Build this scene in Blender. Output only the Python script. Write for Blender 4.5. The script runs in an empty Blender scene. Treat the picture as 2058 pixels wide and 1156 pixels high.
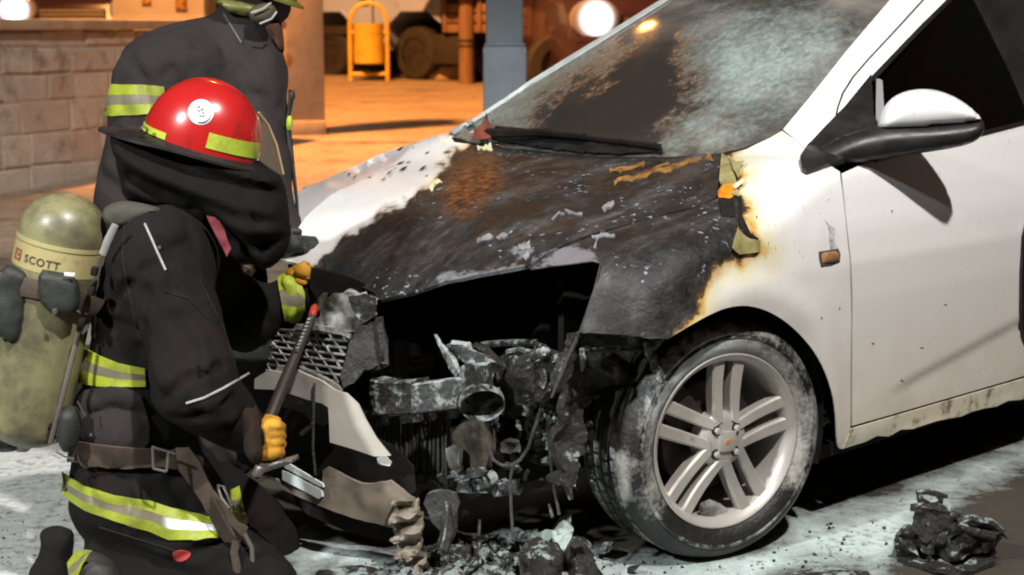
import bpy, bmesh, math, random
import numpy as np
from mathutils import Vector, Matrix, noise as mnoise
from mathutils.geometry import delaunay_2d_cdt
random.seed(7)
rng = np.random.default_rng(7)
S = bpy.context.scene
COL = S.collection
rad = math.radians

# ------------------------------------------------------------------ camera, world, lamps, exposure
FPX, PIT, HC = 3200.0, rad(9.37), 1.333          # focal length in pixels of a 2058 px wide picture, pitch, height
cam = bpy.data.cameras.new('camera'); co = bpy.data.objects.new('camera', cam); COL.objects.link(co)
co.location = (0, 0, HC); co.rotation_euler = (rad(90) - PIT, 0, 0)
cam.sensor_width = 36.0; cam.lens = 36.0 * FPX / 2058.0; cam.clip_start = 0.05; cam.clip_end = 400
cam.dof.use_dof = True; cam.dof.focus_distance = 3.95; cam.dof.aperture_fstop = 4.5
S.camera = co

w = bpy.data.worlds.new('World'); S.world = w; w.use_nodes = True
bg = w.node_tree.nodes['Background']
bg.inputs['Color'].default_value = (1.0, 0.62, 0.47, 1); bg.inputs['Strength'].default_value = 0.045

def lamp(name, typ, loc, aim, power, color, size=0.1, spot=None, blend=0.3):
    d = bpy.data.lights.new(name, typ); o = bpy.data.objects.new(name, d); COL.objects.link(o)
    o.location = loc; d.energy = power; d.color = color
    o.rotation_euler = (Vector(aim) - Vector(loc)).to_track_quat('-Z', 'Y').to_euler()
    if typ == 'AREA': d.shape = 'DISK'; d.size = size
    else: d.shadow_soft_size = size
    if spot: d.spot_size = rad(spot); d.spot_blend = blend
    return o
# the street flood lamp above and behind the photographer, sodium street lamps over the pavement, and an added fill for the wall
lamp('flood_lamp', 'SPOT', (1.55, 0.1, 6.0), (.1, 4.5, 0.5), 2400, (1.0, 0.965, 0.935), 0.10, 58, 0.55)
lamp('work_lamp', 'SPOT', (-3.4, 0.2, 3.7), (-0.75, 4.3, 0.3), 1250, (0.95, 1.0, 1.0), 0.12, 58, 0.7)
lamp('sodium_lamp', 'SPOT', (-3.2, 12.2, 7.0), (-1.6, 15.0, 0.6), 10500, (1.0, 0.38, 0.10), 0.22, 96, 0.6)
lamp('sodium_lamp_far', 'SPOT', (-1.8, 19.5, 8.7), (-1.0, 12.0, 0.4), 330, (1.0, 0.42, 0.08), 0.14, 120, 0.5)
lamp('wall_fill_lamp', 'SPOT', (-1.5, 5.0, 6.5), (-3.1, 10.6, 0.7), 1500, (1.0, 0.84, 0.70), 0.2, 46, 0.6)  # added unseen fill, put in only to brighten the block wall

S.view_settings.view_transform = 'Standard'; S.view_settings.look = 'None'
S.view_settings.exposure = 0.0; S.view_settings.gamma = 1.0
S.render.engine = 'CYCLES'
S.cycles.max_bounces = 6; S.cycles.diffuse_bounces = 3; S.cycles.glossy_bounces = 3; S.cycles.transparent_max_bounces = 8
S.cycles.use_denoising = True; S.cycles.filter_width = 2.0; S.cycles.sample_clamp_indirect = 6.0

# ------------------------------------------------------------------ where a direction of view meets the world
cP, sP = math.cos(PIT), math.sin(PIT)
def rays(px, py):
    px = np.asarray(px, float); py = np.asarray(py, float)
    u = (px - 1029) / FPX; v = (578 - py) / FPX
    return np.stack([u, cP + v * sP, -sP + v * cP], -1)
CAM = np.array([0, 0, HC])
def P(px, py, Y):                                  # point of the upright plane y = Y
    d = rays(px, py); return CAM + d * (np.asarray(Y) / d[..., 1])[..., None]
def V(px, py, Y): return Vector(P(px, py, Y).tolist())
def G(px, py, z=0.0):                              # point of the level plane at height z
    d = rays(px, py); return CAM + d * ((z - HC) / d[..., 2])[..., None]
KY, KZ, SL = 6.6, 0.13, 0.045                      # far kerb: the pavement behind it climbs gently
def terr(Y): return np.where(np.asarray(Y) < KY, 0.0, KZ + SL * (np.asarray(Y) - KY))
def T(px, py):                                     # point of the climbing pavement
    d = rays(px, py); t = (HC - KZ + SL * KY) / (SL * d[..., 1] - d[..., 2]); return CAM + d * t[..., None]
def topx(p):
    p = np.asarray(p, float); q = p - CAM
    dep = q[..., 1] * cP - q[..., 2] * sP; up = q[..., 1] * sP + q[..., 2] * cP
    return 1029 + FPX * q[..., 0] / dep, 578 - FPX * up / dep, dep
def pxm(r, Y): return r * Y * 1.0 / FPX            # length of r pixels at distance Y

# the car's own frame: x forward from the front axle, y to its left, z up
PHI = rad(223.16); cC, sC = math.cos(PHI), math.sin(PHI)
CARO = np.array([-(cC * 3.015 - sC * 3.25), -(sC * 3.015 + cC * 3.25), 0.0])
RC = np.array([[cC, -sC, 0], [sC, cC, 0], [0, 0, 1]])
def c2w(p): return np.asarray(p, float) @ RC.T + CARO
def w2c(p): return (np.asarray(p, float) - CARO) @ RC
OC = w2c(CAM)
def cray(px, py): return rays(px, py) @ RC
def C(px, py, ax, val):                            # point where the car-frame coordinate ax equals val
    d = cray(px, py); return OC + d * ((val - OC[ax]) / d[..., ax])[..., None]
def CV(px, py, ax, val): return Vector(C(px, py, ax, val).tolist())

def sstep(a, b, x): t = np.clip((np.asarray(x, float) - a) / (b - a), 0, 1); return t * t * (3 - 2 * t)
def smax(a, b, k): h = np.clip(0.5 + 0.5 * (a - b) / k, 0, 1); return b + (a - b) * h + k * h * (1 - h)
def smin(a, b, k): return -smax(-a, -b, k)
def vnoise(p, seed=0):                             # value noise, about -1 to 1
    p = np.asarray(p, float); i = np.floor(p).astype(np.int64); f = p - i; f = f * f * (3 - 2 * f); r = 0
    for dx in (0, 1):
        for dy in (0, 1):
            for dz in (0, 1):
                h = (i[..., 0] + dx) * 374761393 + (i[..., 1] + dy) * 668265263 + (i[..., 2] + dz) * 2147483647 + seed * 144665
                h = (h ^ (h >> 13)) * 1274126177; h = (h ^ (h >> 16)) & 0xffff
                w_ = (f[..., 0] if dx else 1 - f[..., 0]) * (f[..., 1] if dy else 1 - f[..., 1]) * (f[..., 2] if dz else 1 - f[..., 2])
                r = r + w_ * (h / 32767.5 - 1)
    return r
def fbm(p, o=3, seed=0):
    p = np.asarray(p, float); return sum(vnoise(p * 2 ** i, seed + i) / 2 ** i for i in range(o))

# ------------------------------------------------------------------ signed distance to a polygon (positive inside), in pixels
def sdpoly(x, y, poly):
    x = np.asarray(x, float); y = np.asarray(y, float); d = np.full(x.shape, 1e9); ins = np.zeros(x.shape, bool)
    n = len(poly)
    for i in range(n):
        (ax, ay), (bx, by) = poly[i], poly[(i + 1) % n]
        ex, ey = bx - ax, by - ay
        t = np.clip(((x - ax) * ex + (y - ay) * ey) / (ex * ex + ey * ey + 1e-9), 0, 1)
        d = np.minimum(d, np.hypot(x - ax - t * ex, y - ay - t * ey))
        c = (ay > y) != (by > y)
        with np.errstate(divide='ignore', invalid='ignore'):
            ins ^= c & (x < ex * (y - ay) / (ey if ey else 1e-9) + ax)
    return np.where(ins, d, -d)

# ------------------------------------------------------------------ objects
def link(name, me, parent=None, m=None, smooth=True, angle=40):
    if m is not None:
        for q in (m if isinstance(m, (list, tuple)) else [m]): me.materials.append(q)
    if smooth:
        me.polygons.foreach_set('use_smooth', [True] * len(me.polygons))
        if angle: me.set_sharp_from_angle(angle=rad(angle))
    o = bpy.data.objects.new(name, me); COL.objects.link(o)
    if parent is not None: o.parent = parent
    return o
def mesh(name, vs, fs, parent=None, m=None, smooth=True, angle=40, attrs=None):
    me = bpy.data.meshes.new(name); me.from_pydata([tuple(v) for v in vs], [], [tuple(f) for f in fs]); me.update()
    if attrs:
        for k, a in attrs.items():
            at = me.attributes.new(k, 'FLOAT', 'POINT'); at.data.foreach_set('value', np.asarray(a, np.float32))
    return link(name, me, parent, m, smooth, angle)
def thing(name, label, cat, loc=(0, 0, 0), rz=0.0, group=None):
    o = bpy.data.objects.new(name, None); COL.objects.link(o); o.empty_display_size = 0.1
    o.location = loc; o.rotation_euler = (0, 0, rz); o['label'] = label; o['category'] = cat
    if group: o['group'] = group
    return o
def tag(o, label, cat, group=None):
    o['label'] = label; o['category'] = cat
    if group: o['group'] = group
    return o
def kind(o, k): o['kind'] = k; return o
def copy_tree(o, parent=None):
    c = o.copy(); COL.objects.link(c)
    if parent is not None: c.parent = parent
    for ch in list(o.children): copy_tree(ch, c)
    return c

class MB:
    def __init__(s): s.v = []; s.f = []; s.mi = []
    def add(s, vs, fs, mi=0):
        b = len(s.v); s.v += [tuple(v) for v in vs]; s.f += [tuple(b + i for i in f) for f in fs]; s.mi += [mi] * len(fs); return s
    def box(s, c, size, R=None, bev=0.0, mi=0):
        hx, hy, hz = [q / 2 for q in size]; c = Vector(c); R = R or Matrix.Identity(3)
        if bev <= 0:
            vs = [c + R @ Vector((x, y, z)) for x in (-hx, hx) for y in (-hy, hy) for z in (-hz, hz)]
            return s.add(vs, [(0, 1, 3, 2), (4, 6, 7, 5), (0, 4, 5, 1), (2, 3, 7, 6), (0, 2, 6, 4), (1, 5, 7, 3)], mi)
        bm = bmesh.new(); bmesh.ops.create_cube(bm, size=1)
        for v in bm.verts: v.co = Vector((v.co.x * size[0], v.co.y * size[1], v.co.z * size[2]))
        bmesh.ops.bevel(bm, geom=bm.edges[:], offset=bev, segments=2, affect='EDGES', profile=0.5)
        bm.verts.index_update(); s.add([c + R @ v.co for v in bm.verts], [[v.index for v in f.verts] for f in bm.faces], mi); bm.free(); return s
    def tube(s, pts, r, n=8, cap=True, mi=0, flat=1.0, up=None):
        pts = [Vector(p) for p in pts]; m = len(pts); rs = r if isinstance(r, (list, tuple)) else [r] * m
        t = (pts[1] - pts[0]).normalized(); a = Vector(up) if up is not None else (Vector((0, 0, 1)) if abs(t.z) < 0.9 else Vector((1, 0, 0)))
        rings = []
        for i, p in enumerate(pts):
            t = (pts[min(i + 1, m - 1)] - pts[max(i - 1, 0)]).normalized()
            a = (a - t * a.dot(t)); a = a.normalized() if a.length > 1e-6 else t.orthogonal().normalized(); b = t.cross(a)
            rings.append([p + (a * math.cos(2 * math.pi * k / n) * flat + b * math.sin(2 * math.pi * k / n)) * rs[i] for k in range(n)])
        vs = [v for q in rings for v in q]
        fs = [(i * n + k, i * n + (k + 1) % n, (i + 1) * n + (k + 1) % n, (i + 1) * n + k) for i in range(m - 1) for k in range(n)]
        if cap: fs += [tuple(range(n))[::-1], tuple((m - 1) * n + k for k in range(n))]
        return s.add(vs, fs, mi)
    def lathe(s, prof, M=None, n=32, sx=1.0, sy=1.0, mi=0, a0=0.0, a1=2 * math.pi):
        M = M or Matrix.Identity(4); full = abs(a1 - a0 - 2 * math.pi) < 1e-6; k = n if full else n + 1
        vs = [M @ Vector((r * math.cos(a0 + (a1 - a0) * j / n) * sx, r * math.sin(a0 + (a1 - a0) * j / n) * sy, z)) for (r, z) in prof for j in range(k)]
        fs = [(i * k + j, i * k + (j + 1) % k, (i + 1) * k + (j + 1) % k, (i + 1) * k + j) for i in range(len(prof) - 1) for j in range(n)]
        return s.add(vs, fs, mi)
    def prism(s, outline, ext, mi=0):              # closed polygon of 3D points pushed along ext
        e = Vector(ext); a = [Vector(p) for p in outline]; n = len(a)
        return s.add(a + [p + e for p in a], [tuple(range(n))[::-1], tuple(range(n, 2 * n))] + [(i, (i + 1) % n, n + (i + 1) % n, n + i) for i in range(n)], mi)
    def build(s, name, m=None, parent=None, smooth=True, angle=40):
        o = mesh(name, s.v, s.f, parent, m, False)
        if len(o.data.materials) > 1: o.data.polygons.foreach_set('material_index', s.mi)
        bm = bmesh.new(); bm.from_mesh(o.data); bmesh.ops.recalc_face_normals(bm, faces=bm.faces[:]); bm.to_mesh(o.data); bm.free()
        if smooth:
            o.data.polygons.foreach_set('use_smooth', [True] * len(o.data.polygons)); o.data.set_sharp_from_angle(angle=rad(angle))
        return o

# ------------------------------------------------------------------ surface nets: a mesh of the zero level of a distance field
def nets(f, lo, hi, h):
    lo = np.asarray(lo, float); hi = np.asarray(hi, float)
    n = np.maximum(2, np.ceil((hi - lo) / h).astype(int) + 1)
    ax = [lo[i] + h * np.arange(n[i]) for i in range(3)]
    X, Y, Z = np.meshgrid(*ax, indexing='ij'); v = f(X, Y, Z)
    s = v < 0
    cnt = sum(s[i:n[0] - 1 + i, j:n[1] - 1 + j, k:n[2] - 1 + k].astype(int) for i in (0, 1) for j in (0, 1) for k in (0, 1))
    act = (cnt > 0) & (cnt < 8); idx = -np.ones(act.shape, int); idx[act] = np.arange(act.sum())
    acc = np.zeros(act.shape + (3,)); num = np.zeros(act.shape)
    E = [((i, j, k), d) for d in range(3) for i in (0, 1) for j in (0, 1) for k in (0, 1) if (i, j, k)[d] == 0]
    sl = lambda o: tuple(slice(o[q], n[q] - 1 + o[q]) for q in range(3))
    for o, d in E:
        o2 = list(o); o2[d] = 1
        a, b = v[sl(o)], v[sl(o2)]; c = (a < 0) != (b < 0); t = np.where(c, a / np.where(c, a - b, 1), 0)
        for q in range(3): acc[..., q] += np.where(c, o[q] + (t if q == d else 0), 0)
        num += c
    p = acc[act] / num[act][:, None]; cell = np.argwhere(act); vs = lo + h * (cell + p)
    fs = []
    for d in range(3):
        e1, e2 = [q for q in range(3) if q != d]
        if d == 1: e1, e2 = e2, e1
        sa = [slice(1, n[q] - 1) for q in range(3)]; sa[d] = slice(0, n[d] - 1); sb = list(sa); sb[d] = slice(1, n[d])
        A, B = s[tuple(sa)], s[tuple(sb)]; c = A != B; g = np.argwhere(c) + np.array([sa[q].start for q in range(3)])
        def at(o1, o2):
            k = g.copy(); k[:, e1] += o1; k[:, e2] += o2; return idx[k[:, 0], k[:, 1], k[:, 2]]
        q = np.stack([at(-1, -1), at(0, -1), at(0, 0), at(-1, 0)], 1); fl = A[c]
        q[~fl] = q[~fl][:, ::-1]; fs.append(q[(q >= 0).all(1)])
    return vs, np.concatenate(fs).tolist()
def cap(X, Y, Z, a, b, ra, rb=None):               # tapered capsule
    rb = ra if rb is None else rb; a = np.asarray(a, float); ba = np.asarray(b, float) - a
    t = np.clip(((X - a[0]) * ba[0] + (Y - a[1]) * ba[1] + (Z - a[2]) * ba[2]) / (ba @ ba + 1e-12), 0, 1)
    return np.sqrt((X - a[0] - t * ba[0]) ** 2 + (Y - a[1] - t * ba[1]) ** 2 + (Z - a[2] - t * ba[2]) ** 2) - (ra + (rb - ra) * t)
def ell(X, Y, Z, c, r, R=None):                    # ellipsoid; rows of R are its axes
    q = np.stack([X - c[0], Y - c[1], Z - c[2]], -1)
    if R is not None: q = q @ np.asarray(R).T
    r = np.asarray(r, float); k0 = np.sqrt(((q / r) ** 2).sum(-1)); k1 = np.sqrt(((q / r ** 2) ** 2).sum(-1)) + 1e-9
    return k0 * (k0 - 1) / k1
def ecap(X, Y, Z, a, b, ra, rb, fl, ax=(0, 1, 0)): # capsule flattened by fl along ax
    ax = np.asarray(ax, float); k = 1 / fl - 1; a = np.asarray(a, float); b = np.asarray(b, float)
    def st(p): return p + np.multiply.outer((p @ ax) * k, ax)
    q = st(np.stack([X, Y, Z], -1)); return cap(q[..., 0], q[..., 1], q[..., 2], st(a), st(b), ra, rb) * min(1, fl)
# ------------------------------------------------------------------ procedural materials
class NT:
    def __init__(s, name):
        s.m = bpy.data.materials.new(name); s.m.use_nodes = True; s.t = s.m.node_tree; s.b = s.t.nodes['Principled BSDF']
    def n(s, typ, ins=None, **pr):
        k = s.t.nodes.new(typ)
        for a, b in pr.items(): setattr(k, a, b)
        for a, b in (ins or {}).items(): s.put(k.inputs[a], b)
        return k
    def put(s, sock, v):
        if isinstance(v, bpy.types.NodeSocket): s.t.links.new(v, sock)
        elif isinstance(v, bpy.types.Node): s.t.links.new(v.outputs[0], sock)
        else:
            if hasattr(sock.default_value, '__len__') and len(sock.default_value) == 4 and len(v) == 3: v = tuple(v) + (1,)
            sock.default_value = v
    def co(s): return s.n('ShaderNodeTexCoord').outputs['Object']
    def noise(s, vec, sc, det=5, rough=0.6, stretch=None, lac=2.0):
        if stretch: vec = s.n('ShaderNodeMapping', {'Vector': vec, 'Scale': stretch})
        return s.n('ShaderNodeTexNoise', {'Vector': vec, 'Scale': sc, 'Detail': det, 'Roughness': rough}).outputs['Fac']
    def vor(s, vec, sc, feature='F1', out='Distance'):
        return s.n('ShaderNodeTexVoronoi', {'Vector': vec, 'Scale': sc}, feature=feature).outputs[out]
    def attr(s, name): return s.n('ShaderNodeAttribute', attribute_name=name).outputs['Fac']
    def math(s, op, a, b=0.0, cl=False): return s.n('ShaderNodeMath', {0: a, 1: b}, operation=op, use_clamp=cl).outputs[0]
    def mr(s, v, a, b, c=0.0, d=1.0, smooth=False):
        return s.n('ShaderNodeMapRange', {'Value': v, 'From Min': a, 'From Max': b, 'To Min': c, 'To Max': d}, interpolation_type='SMOOTHSTEP' if smooth else 'LINEAR').outputs[0]
    def mix(s, f, a, b, bt='MIX'):
        k = s.n('ShaderNodeMix', data_type='RGBA', blend_type=bt); s.put(k.inputs[0], f); s.put(k.inputs[6], a); s.put(k.inputs[7], b); return k.outputs[2]
    def fmix(s, f, a, b):
        k = s.n('ShaderNodeMix', data_type='FLOAT'); s.put(k.inputs[0], f); s.put(k.inputs[2], a); s.put(k.inputs[3], b); return k.outputs[0]
    def ramp(s, f, stops, interp='LINEAR'):
        k = s.n('ShaderNodeValToRGB', {'Fac': f}); r = k.color_ramp; r.interpolation = interp
        while len(r.elements) < len(stops): r.elements.new(0.5)
        for e, (p, c) in zip(r.elements, stops): e.position = p; e.color = tuple(c) + (1,)
        return k.outputs[0]
    def bump(s, h, st=0.3, dist=0.01, nrm=None):
        d = {'Height': h, 'Strength': st, 'Distance': dist}
        if nrm is not None: d['Normal'] = nrm
        return s.n('ShaderNodeBump', d).outputs[0]
    def set(s, **k):
        names = dict(col='Base Color', rough='Roughness', metal='Metallic', nrm='Normal', coat='Coat Weight', coatr='Coat Roughness', spec='Specular IOR Level', alpha='Alpha', ior='IOR', trans='Transmission Weight', ecol='Emission Color', estr='Emission Strength', sheen='Sheen Weight')
        for a, b in k.items(): s.put(s.b.inputs[names[a]], b)
        return s.m
def M(name, c1, c2=None, sc=12, rough=0.6, r2=None, metal=0.0, bump=0.0, bsc=60, bdist=0.005, det=5, coat=0.0, spec=0.5, lo=0.35, hi=0.65, dirt=None, dsc=9, damt=(0.5, 0.7), sheen=0.0, stretch=None):
    t = NT(name); v = t.co(); n = t.noise(v, sc, det, stretch=stretch); f = t.mr(n, lo, hi)
    col = t.mix(f, c1, c2 or c1)
    if dirt: col = t.mix(t.mr(t.noise(v, dsc, 8, 0.7), *damt), col, dirt)
    k = dict(col=col, rough=t.fmix(f, rough, r2 if r2 is not None else rough), metal=metal, coat=coat, spec=spec, sheen=sheen)
    if bump: k['nrm'] = t.bump(t.noise(v, bsc, 6, 0.65, stretch=stretch), bump, bdist)
    return t.set(**k)
def glow_lens(name, col, st, c, r):                # a lamp strongest at the bulb; its outward fade imitates glare
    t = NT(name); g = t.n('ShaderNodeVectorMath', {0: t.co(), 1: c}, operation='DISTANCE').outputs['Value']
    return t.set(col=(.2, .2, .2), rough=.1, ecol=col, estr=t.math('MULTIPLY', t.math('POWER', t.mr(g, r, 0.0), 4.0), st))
def emit(name, col, st):
    t = NT(name); return t.set(col=(0, 0, 0), ecol=col, estr=st)

PAINT = (0.80, 0.79, 0.775)
def burnt_paint(name):
    # white paint with a scorched zone; 'burn' is the distance in metres into the burnt zone, 'rust' the bubbled zone, 'ash' bare pale metal
    t = NT(name); v = t.co(); b = t.attr('burn'); ru = t.attr('rust'); ash = t.attr('ash'); ye = t.attr('yel')
    n1 = t.noise(v, 7, 6, 0.62); n2 = t.noise(v, 34, 5, 0.65); n3 = t.noise(v, 120, 4, 0.7)
    b = t.math('ADD', b, t.mr(n1, 0, 1, -0.055, 0.055)); b = t.math('ADD', b, t.mr(n2, 0, 1, -0.022, 0.022))
    f = t.mr(b, -0.12, 0.08)
    base = t.ramp(f, [(0.0, PAINT), (0.22, (0.80, 0.775, 0.69)), (0.46, (0.78, 0.72, 0.44)), (0.56, (0.62, 0.36, 0.07)), (0.605, (0.13, 0.055, 0.015)), (0.66, (0.022, 0.018, 0.015))])
    grey = t.ramp(f, [(0.0, PAINT), (0.42, (0.79, 0.785, 0.775)), (0.53, (0.55, 0.54, 0.52)), (0.60, (0.16, 0.15, 0.14)), (0.66, (0.022, 0.020, 0.018))])
    base = t.mix(t.math('MULTIPLY', ye, t.mr(n1, 0.30, 0.62, 0.55, 1.0)), grey, base)
    st = t.noise(v, 5.5, 8, 0.72, stretch=(0.5, 1.6, 1.0))
    char = t.ramp(st, [(0.30, (0.006, 0.006, 0.006)), (0.50, (0.015, 0.0145, 0.014)), (0.60, (0.048, 0.048, 0.048)), (0.74, (0.15, 0.155, 0.16))])
    blot = t.noise(v, 16, 6, 0.65)
    char = t.mix(t.mr(blot, 0.50, 0.70), char, (0.014, 0.012, 0.011))
    char = t.mix(t.math('MULTIPLY', t.mr(t.noise(v, 10, 7, 0.7), 0.50, 0.74), 0.55), char, (0.085, 0.083, 0.082))
    # small pale flakes of foam and bare metal
    fl = t.math('MULTIPLY', t.mr(t.noise(v, 62, 3, 0.55), 0.63, 0.67), t.mr(t.noise(v, 6, 3), 0.50, 0.60))
    char = t.mix(fl, char, (0.34, 0.36, 0.40))
    am = t.mr(t.math('ADD', ash, t.mr(n2, 0, 1, -0.03, 0.03)), -0.004, 0.006)
    char = t.mix(am, char, (0.17, 0.165, 0.18))
    rm = t.mr(t.math('ADD', ru, t.mr(n2, 0, 1, -0.03, 0.03)), -0.02, 0.03)
    bub = t.vor(v, 75, 'SMOOTH_F1')
    rustc = t.mix(t.mr(t.noise(v, 40, 5), 0.4, 0.62), (0.040, 0.020, 0.011), (0.22, 0.080, 0.028))
    char = t.mix(rm, char, rustc)
    isb = t.mr(b, -0.004, 0.022)
    # road dirt and soot specks on the white paint
    speck = t.math('MULTIPLY', t.mr(t.noise(v, 60, 4, 0.65, stretch=(2.2, 1, 0.8)), 0.64, 0.70), t.mr(t.noise(v, 5, 4), 0.48, 0.62))
    drt = t.math('MULTIPLY', t.mr(t.n('ShaderNodeSeparateXYZ', {0: v}).outputs[2], 0.62, 0.22), t.mr(t.noise(v, 9, 8, 0.7), 0.30, 0.75))
    base = t.mix(t.math('MULTIPLY', drt, 0.6), base, (0.50, 0.40, 0.26))
    base = t.mix(t.math('MULTIPLY', t.mr(t.n('ShaderNodeSeparateXYZ', {0: v}).outputs[2], 0.86, 0.30), t.mr(t.noise(v, 3, 5), .3, .7, .25, .5)), base, (0.70, 0.60, 0.42))
    base = t.mix(t.math('MULTIPLY', speck, 0.8), base, (0.10, 0.09, 0.08))
    col = t.mix(isb, base, char)
    rough = t.fmix(isb, 0.32, t.mr(t.noise(v, 12, 6), 0.35, 0.65, 0.30, 0.66))
    rough = t.fmix(t.math('MULTIPLY', rm, isb), rough, 0.28)
    h = t.math('ADD', t.math('MULTIPLY', t.noise(v, 26, 8, 0.7), 1.0), t.math('MULTIPLY', t.math('MULTIPLY', bub, rm), -2.0))
    h = t.math('MULTIPLY', h, isb)
    return t.set(col=col, rough=rough, nrm=t.bump(h, 0.75, 0.010), coat=t.fmix(isb, 0.3, 0.0), coatr=0.16)

def glass_dirty(name):
    # soot and dried extinguisher powder on the windscreen; 'pow' and 'soot' are distances into those zones
    t = NT(name); v = t.co(); pw_, so = t.attr('pow'), t.attr('soot')
    n1 = t.noise(v, 9, 8, 0.68); n2 = t.noise(v, 48, 6, 0.7, stretch=(1, 1, 0.55)); n3 = t.noise(v, 3.2, 4)
    p = t.math('ADD', pw_, t.mr(n1, 0, 1, -0.13, 0.13)); p = t.math('ADD', p, t.mr(n2, 0, 1, -0.085, 0.085))
    pm = t.mr(p, -0.04, 0.12)
    glass = t.mix(t.mr(n3, 0.35, 0.65), (0.042, 0.038, 0.035), (0.10, 0.090, 0.080))
    smear = t.noise(v, 4.2, 6, 0.62, stretch=(1.6, 0.7, 1.6))
    sm = t.math('MULTIPLY', t.mr(smear, 0.40, 0.76), t.mr(so, 0.0, -0.10))
    glass = t.mix(t.math('MULTIPLY', sm, 0.8), glass, (0.34, 0.315, 0.285))
    glass = t.mix(t.mr(so, -0.04, 0.05), glass, (0.030, 0.026, 0.023))
    powc = t.mix(t.mr(n2, 0.3, 0.7), (0.15, 0.195, 0.178), (0.36, 0.44, 0.405))
    col = t.mix(t.math('MULTIPLY', pm, 0.86), glass, powc)
    rough = t.fmix(pm, t.mr(n1, 0.3, 0.7, 0.05, 0.14), 0.85)
    h = t.math('MULTIPLY', t.math('ADD', n2, t.math('MULTIPLY', t.noise(v, 150, 3), 0.5)), pm)
    return t.set(col=col, rough=rough, nrm=t.bump(h, 0.6, 0.006), spec=0.5)

def ground_mat(name):
    t = NT(name); v = t.co(); pa = t.attr('powder'); we = t.attr('wet')
    n1 = t.noise(v, 5, 8, 0.68); n2 = t.noise(v, 30, 6, 0.7); n3 = t.noise(v, 130, 4, 0.7)
    asp = t.mix(t.mr(n3, 0.3, 0.7), (0.018, 0.015, 0.011), (0.062, 0.053, 0.040))
    asp = t.mix(t.mr(t.noise(v, 2.5, 6), 0.4, 0.7), asp, (0.055, 0.046, 0.032))
    grit = t.mr(t.noise(v, 210, 2), 0.70, 0.74); asp = t.mix(t.math('MULTIPLY', grit, 0.6), asp, (0.30, 0.27, 0.22))
    p = t.math('ADD', pa, t.mr(n1, 0, 1, -0.085, 0.095)); p = t.math('ADD', p, t.mr(n2, 0, 1, -0.05, 0.05))
    pm = t.mr(p, -0.015, 0.045)
    tint = t.attr('warm')
    powc = t.mix(tint, (0.58, 0.70, 0.69), (0.68, 0.69, 0.66))
    powc = t.mix(t.mr(n2, 0.35, 0.75), powc, (0.36, 0.38, 0.36))
    holes = t.math('MULTIPLY', t.mr(t.noise(v, 30, 7, 0.75), 0.54, 0.66), t.mr(t.noise(v, 5, 5), 0.40, 0.60))
    cr = t.mr(t.vor(t.n('ShaderNodeMapping', {'Vector': t.math('ADD', n2, 0) if False else v, 'Scale': (1, 1.6, 1)}), 11, 'DISTANCE_TO_EDGE'), 0.012, 0.03, 1, 0)
    cr = t.math('MULTIPLY', cr, t.mr(t.noise(v, 6, 3), 0.56, 0.64))
    holes = t.math('MAXIMUM', holes, t.math('MULTIPLY', cr, 0.7))
    pm2 = t.math('MULTIPLY', pm, t.math('SUBTRACT', 1.0, t.math('MULTIPLY', holes, 0.85)))
    wm = t.mr(t.math('ADD', we, t.mr(n1, 0, 1, -0.06, 0.06)), -0.01, 0.03)
    col = t.mix(pm2, t.mix(t.math('MULTIPLY', wm, 0.6), asp, (0.010, 0.009, 0.008)), powc)
    rough = t.fmix(pm2, t.fmix(wm, 0.75, 0.22), 0.88)
    h = t.math('ADD', t.math('MULTIPLY', n3, 0.5), t.math('MULTIPLY', pm2, t.math('ADD', 0.7, n2)))
    return t.set(col=col, rough=rough, nrm=t.bump(h, 0.55, 0.008))

def tyre_mat(name):
    t = NT(name); v = t.co(); p = t.attr('pow'); n1 = t.noise(v, 14, 7, 0.68); n2 = t.noise(v, 70, 5, 0.7)
    b = t.math('ADD', p, t.mr(n1, 0, 1, -0.12, 0.10)); b = t.math('ADD', b, t.mr(n2, 0, 1, -0.05, 0.05)); pm = t.mr(b, -0.02, 0.05)
    rub = t.mix(t.mr(n1, 0.35, 0.7), (0.006, 0.0055, 0.005), (0.022, 0.019, 0.015))
    gr = t.mix(t.mr(n2, 0.3, 0.7), (0.26, 0.25, 0.23), (0.38, 0.365, 0.33))
    wh = t.mix(t.mr(n1, 0.4, 0.6), (0.60, 0.68, 0.66), (0.74, 0.80, 0.78))
    pc = t.mix(t.mr(t.attr('white'), -0.03, 0.05), gr, wh)
    st = t.mr(t.noise(v, 24, 5, 0.7, stretch=(1, 1, 0.3)), 0.64, 0.74)
    return t.set(col=t.mix(t.math('MULTIPLY', pm, t.math('SUBTRACT', 1.0, t.math('MULTIPLY', st, 0.8))), rub, pc), rough=t.fmix(pm, 0.45, 0.85), nrm=t.bump(t.math('ADD', n2, t.math('MULTIPLY', n1, 2)), 0.5, 0.006))

def melted(name, dark=(0.012, 0.011, 0.010), pale=(0.38, 0.44, 0.42), lo=0.60, hi=0.68, brown=(0.06, 0.045, 0.03)):
    t = NT(name); v = t.co(); n = t.noise(v, 22, 7, 0.68); n2 = t.noise(v, 75, 5, 0.7); g = t.n('ShaderNodeNewGeometry'); nz = t.n('ShaderNodeSeparateXYZ', {0: g.outputs['Normal']}).outputs[2]
    f = t.mr(t.math('ADD', n, t.math('MULTIPLY', nz, 0.09)), lo, hi)   # settled powder lies on what faces up
    c = t.mix(t.mr(n2, 0.45, 0.75), dark, brown)
    return t.set(col=t.mix(t.math('MULTIPLY', f, 0.85), c, pale), rough=t.fmix(f, 0.55, 0.9), nrm=t.bump(t.math('ADD', n, n2), 0.9, 0.012))

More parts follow.
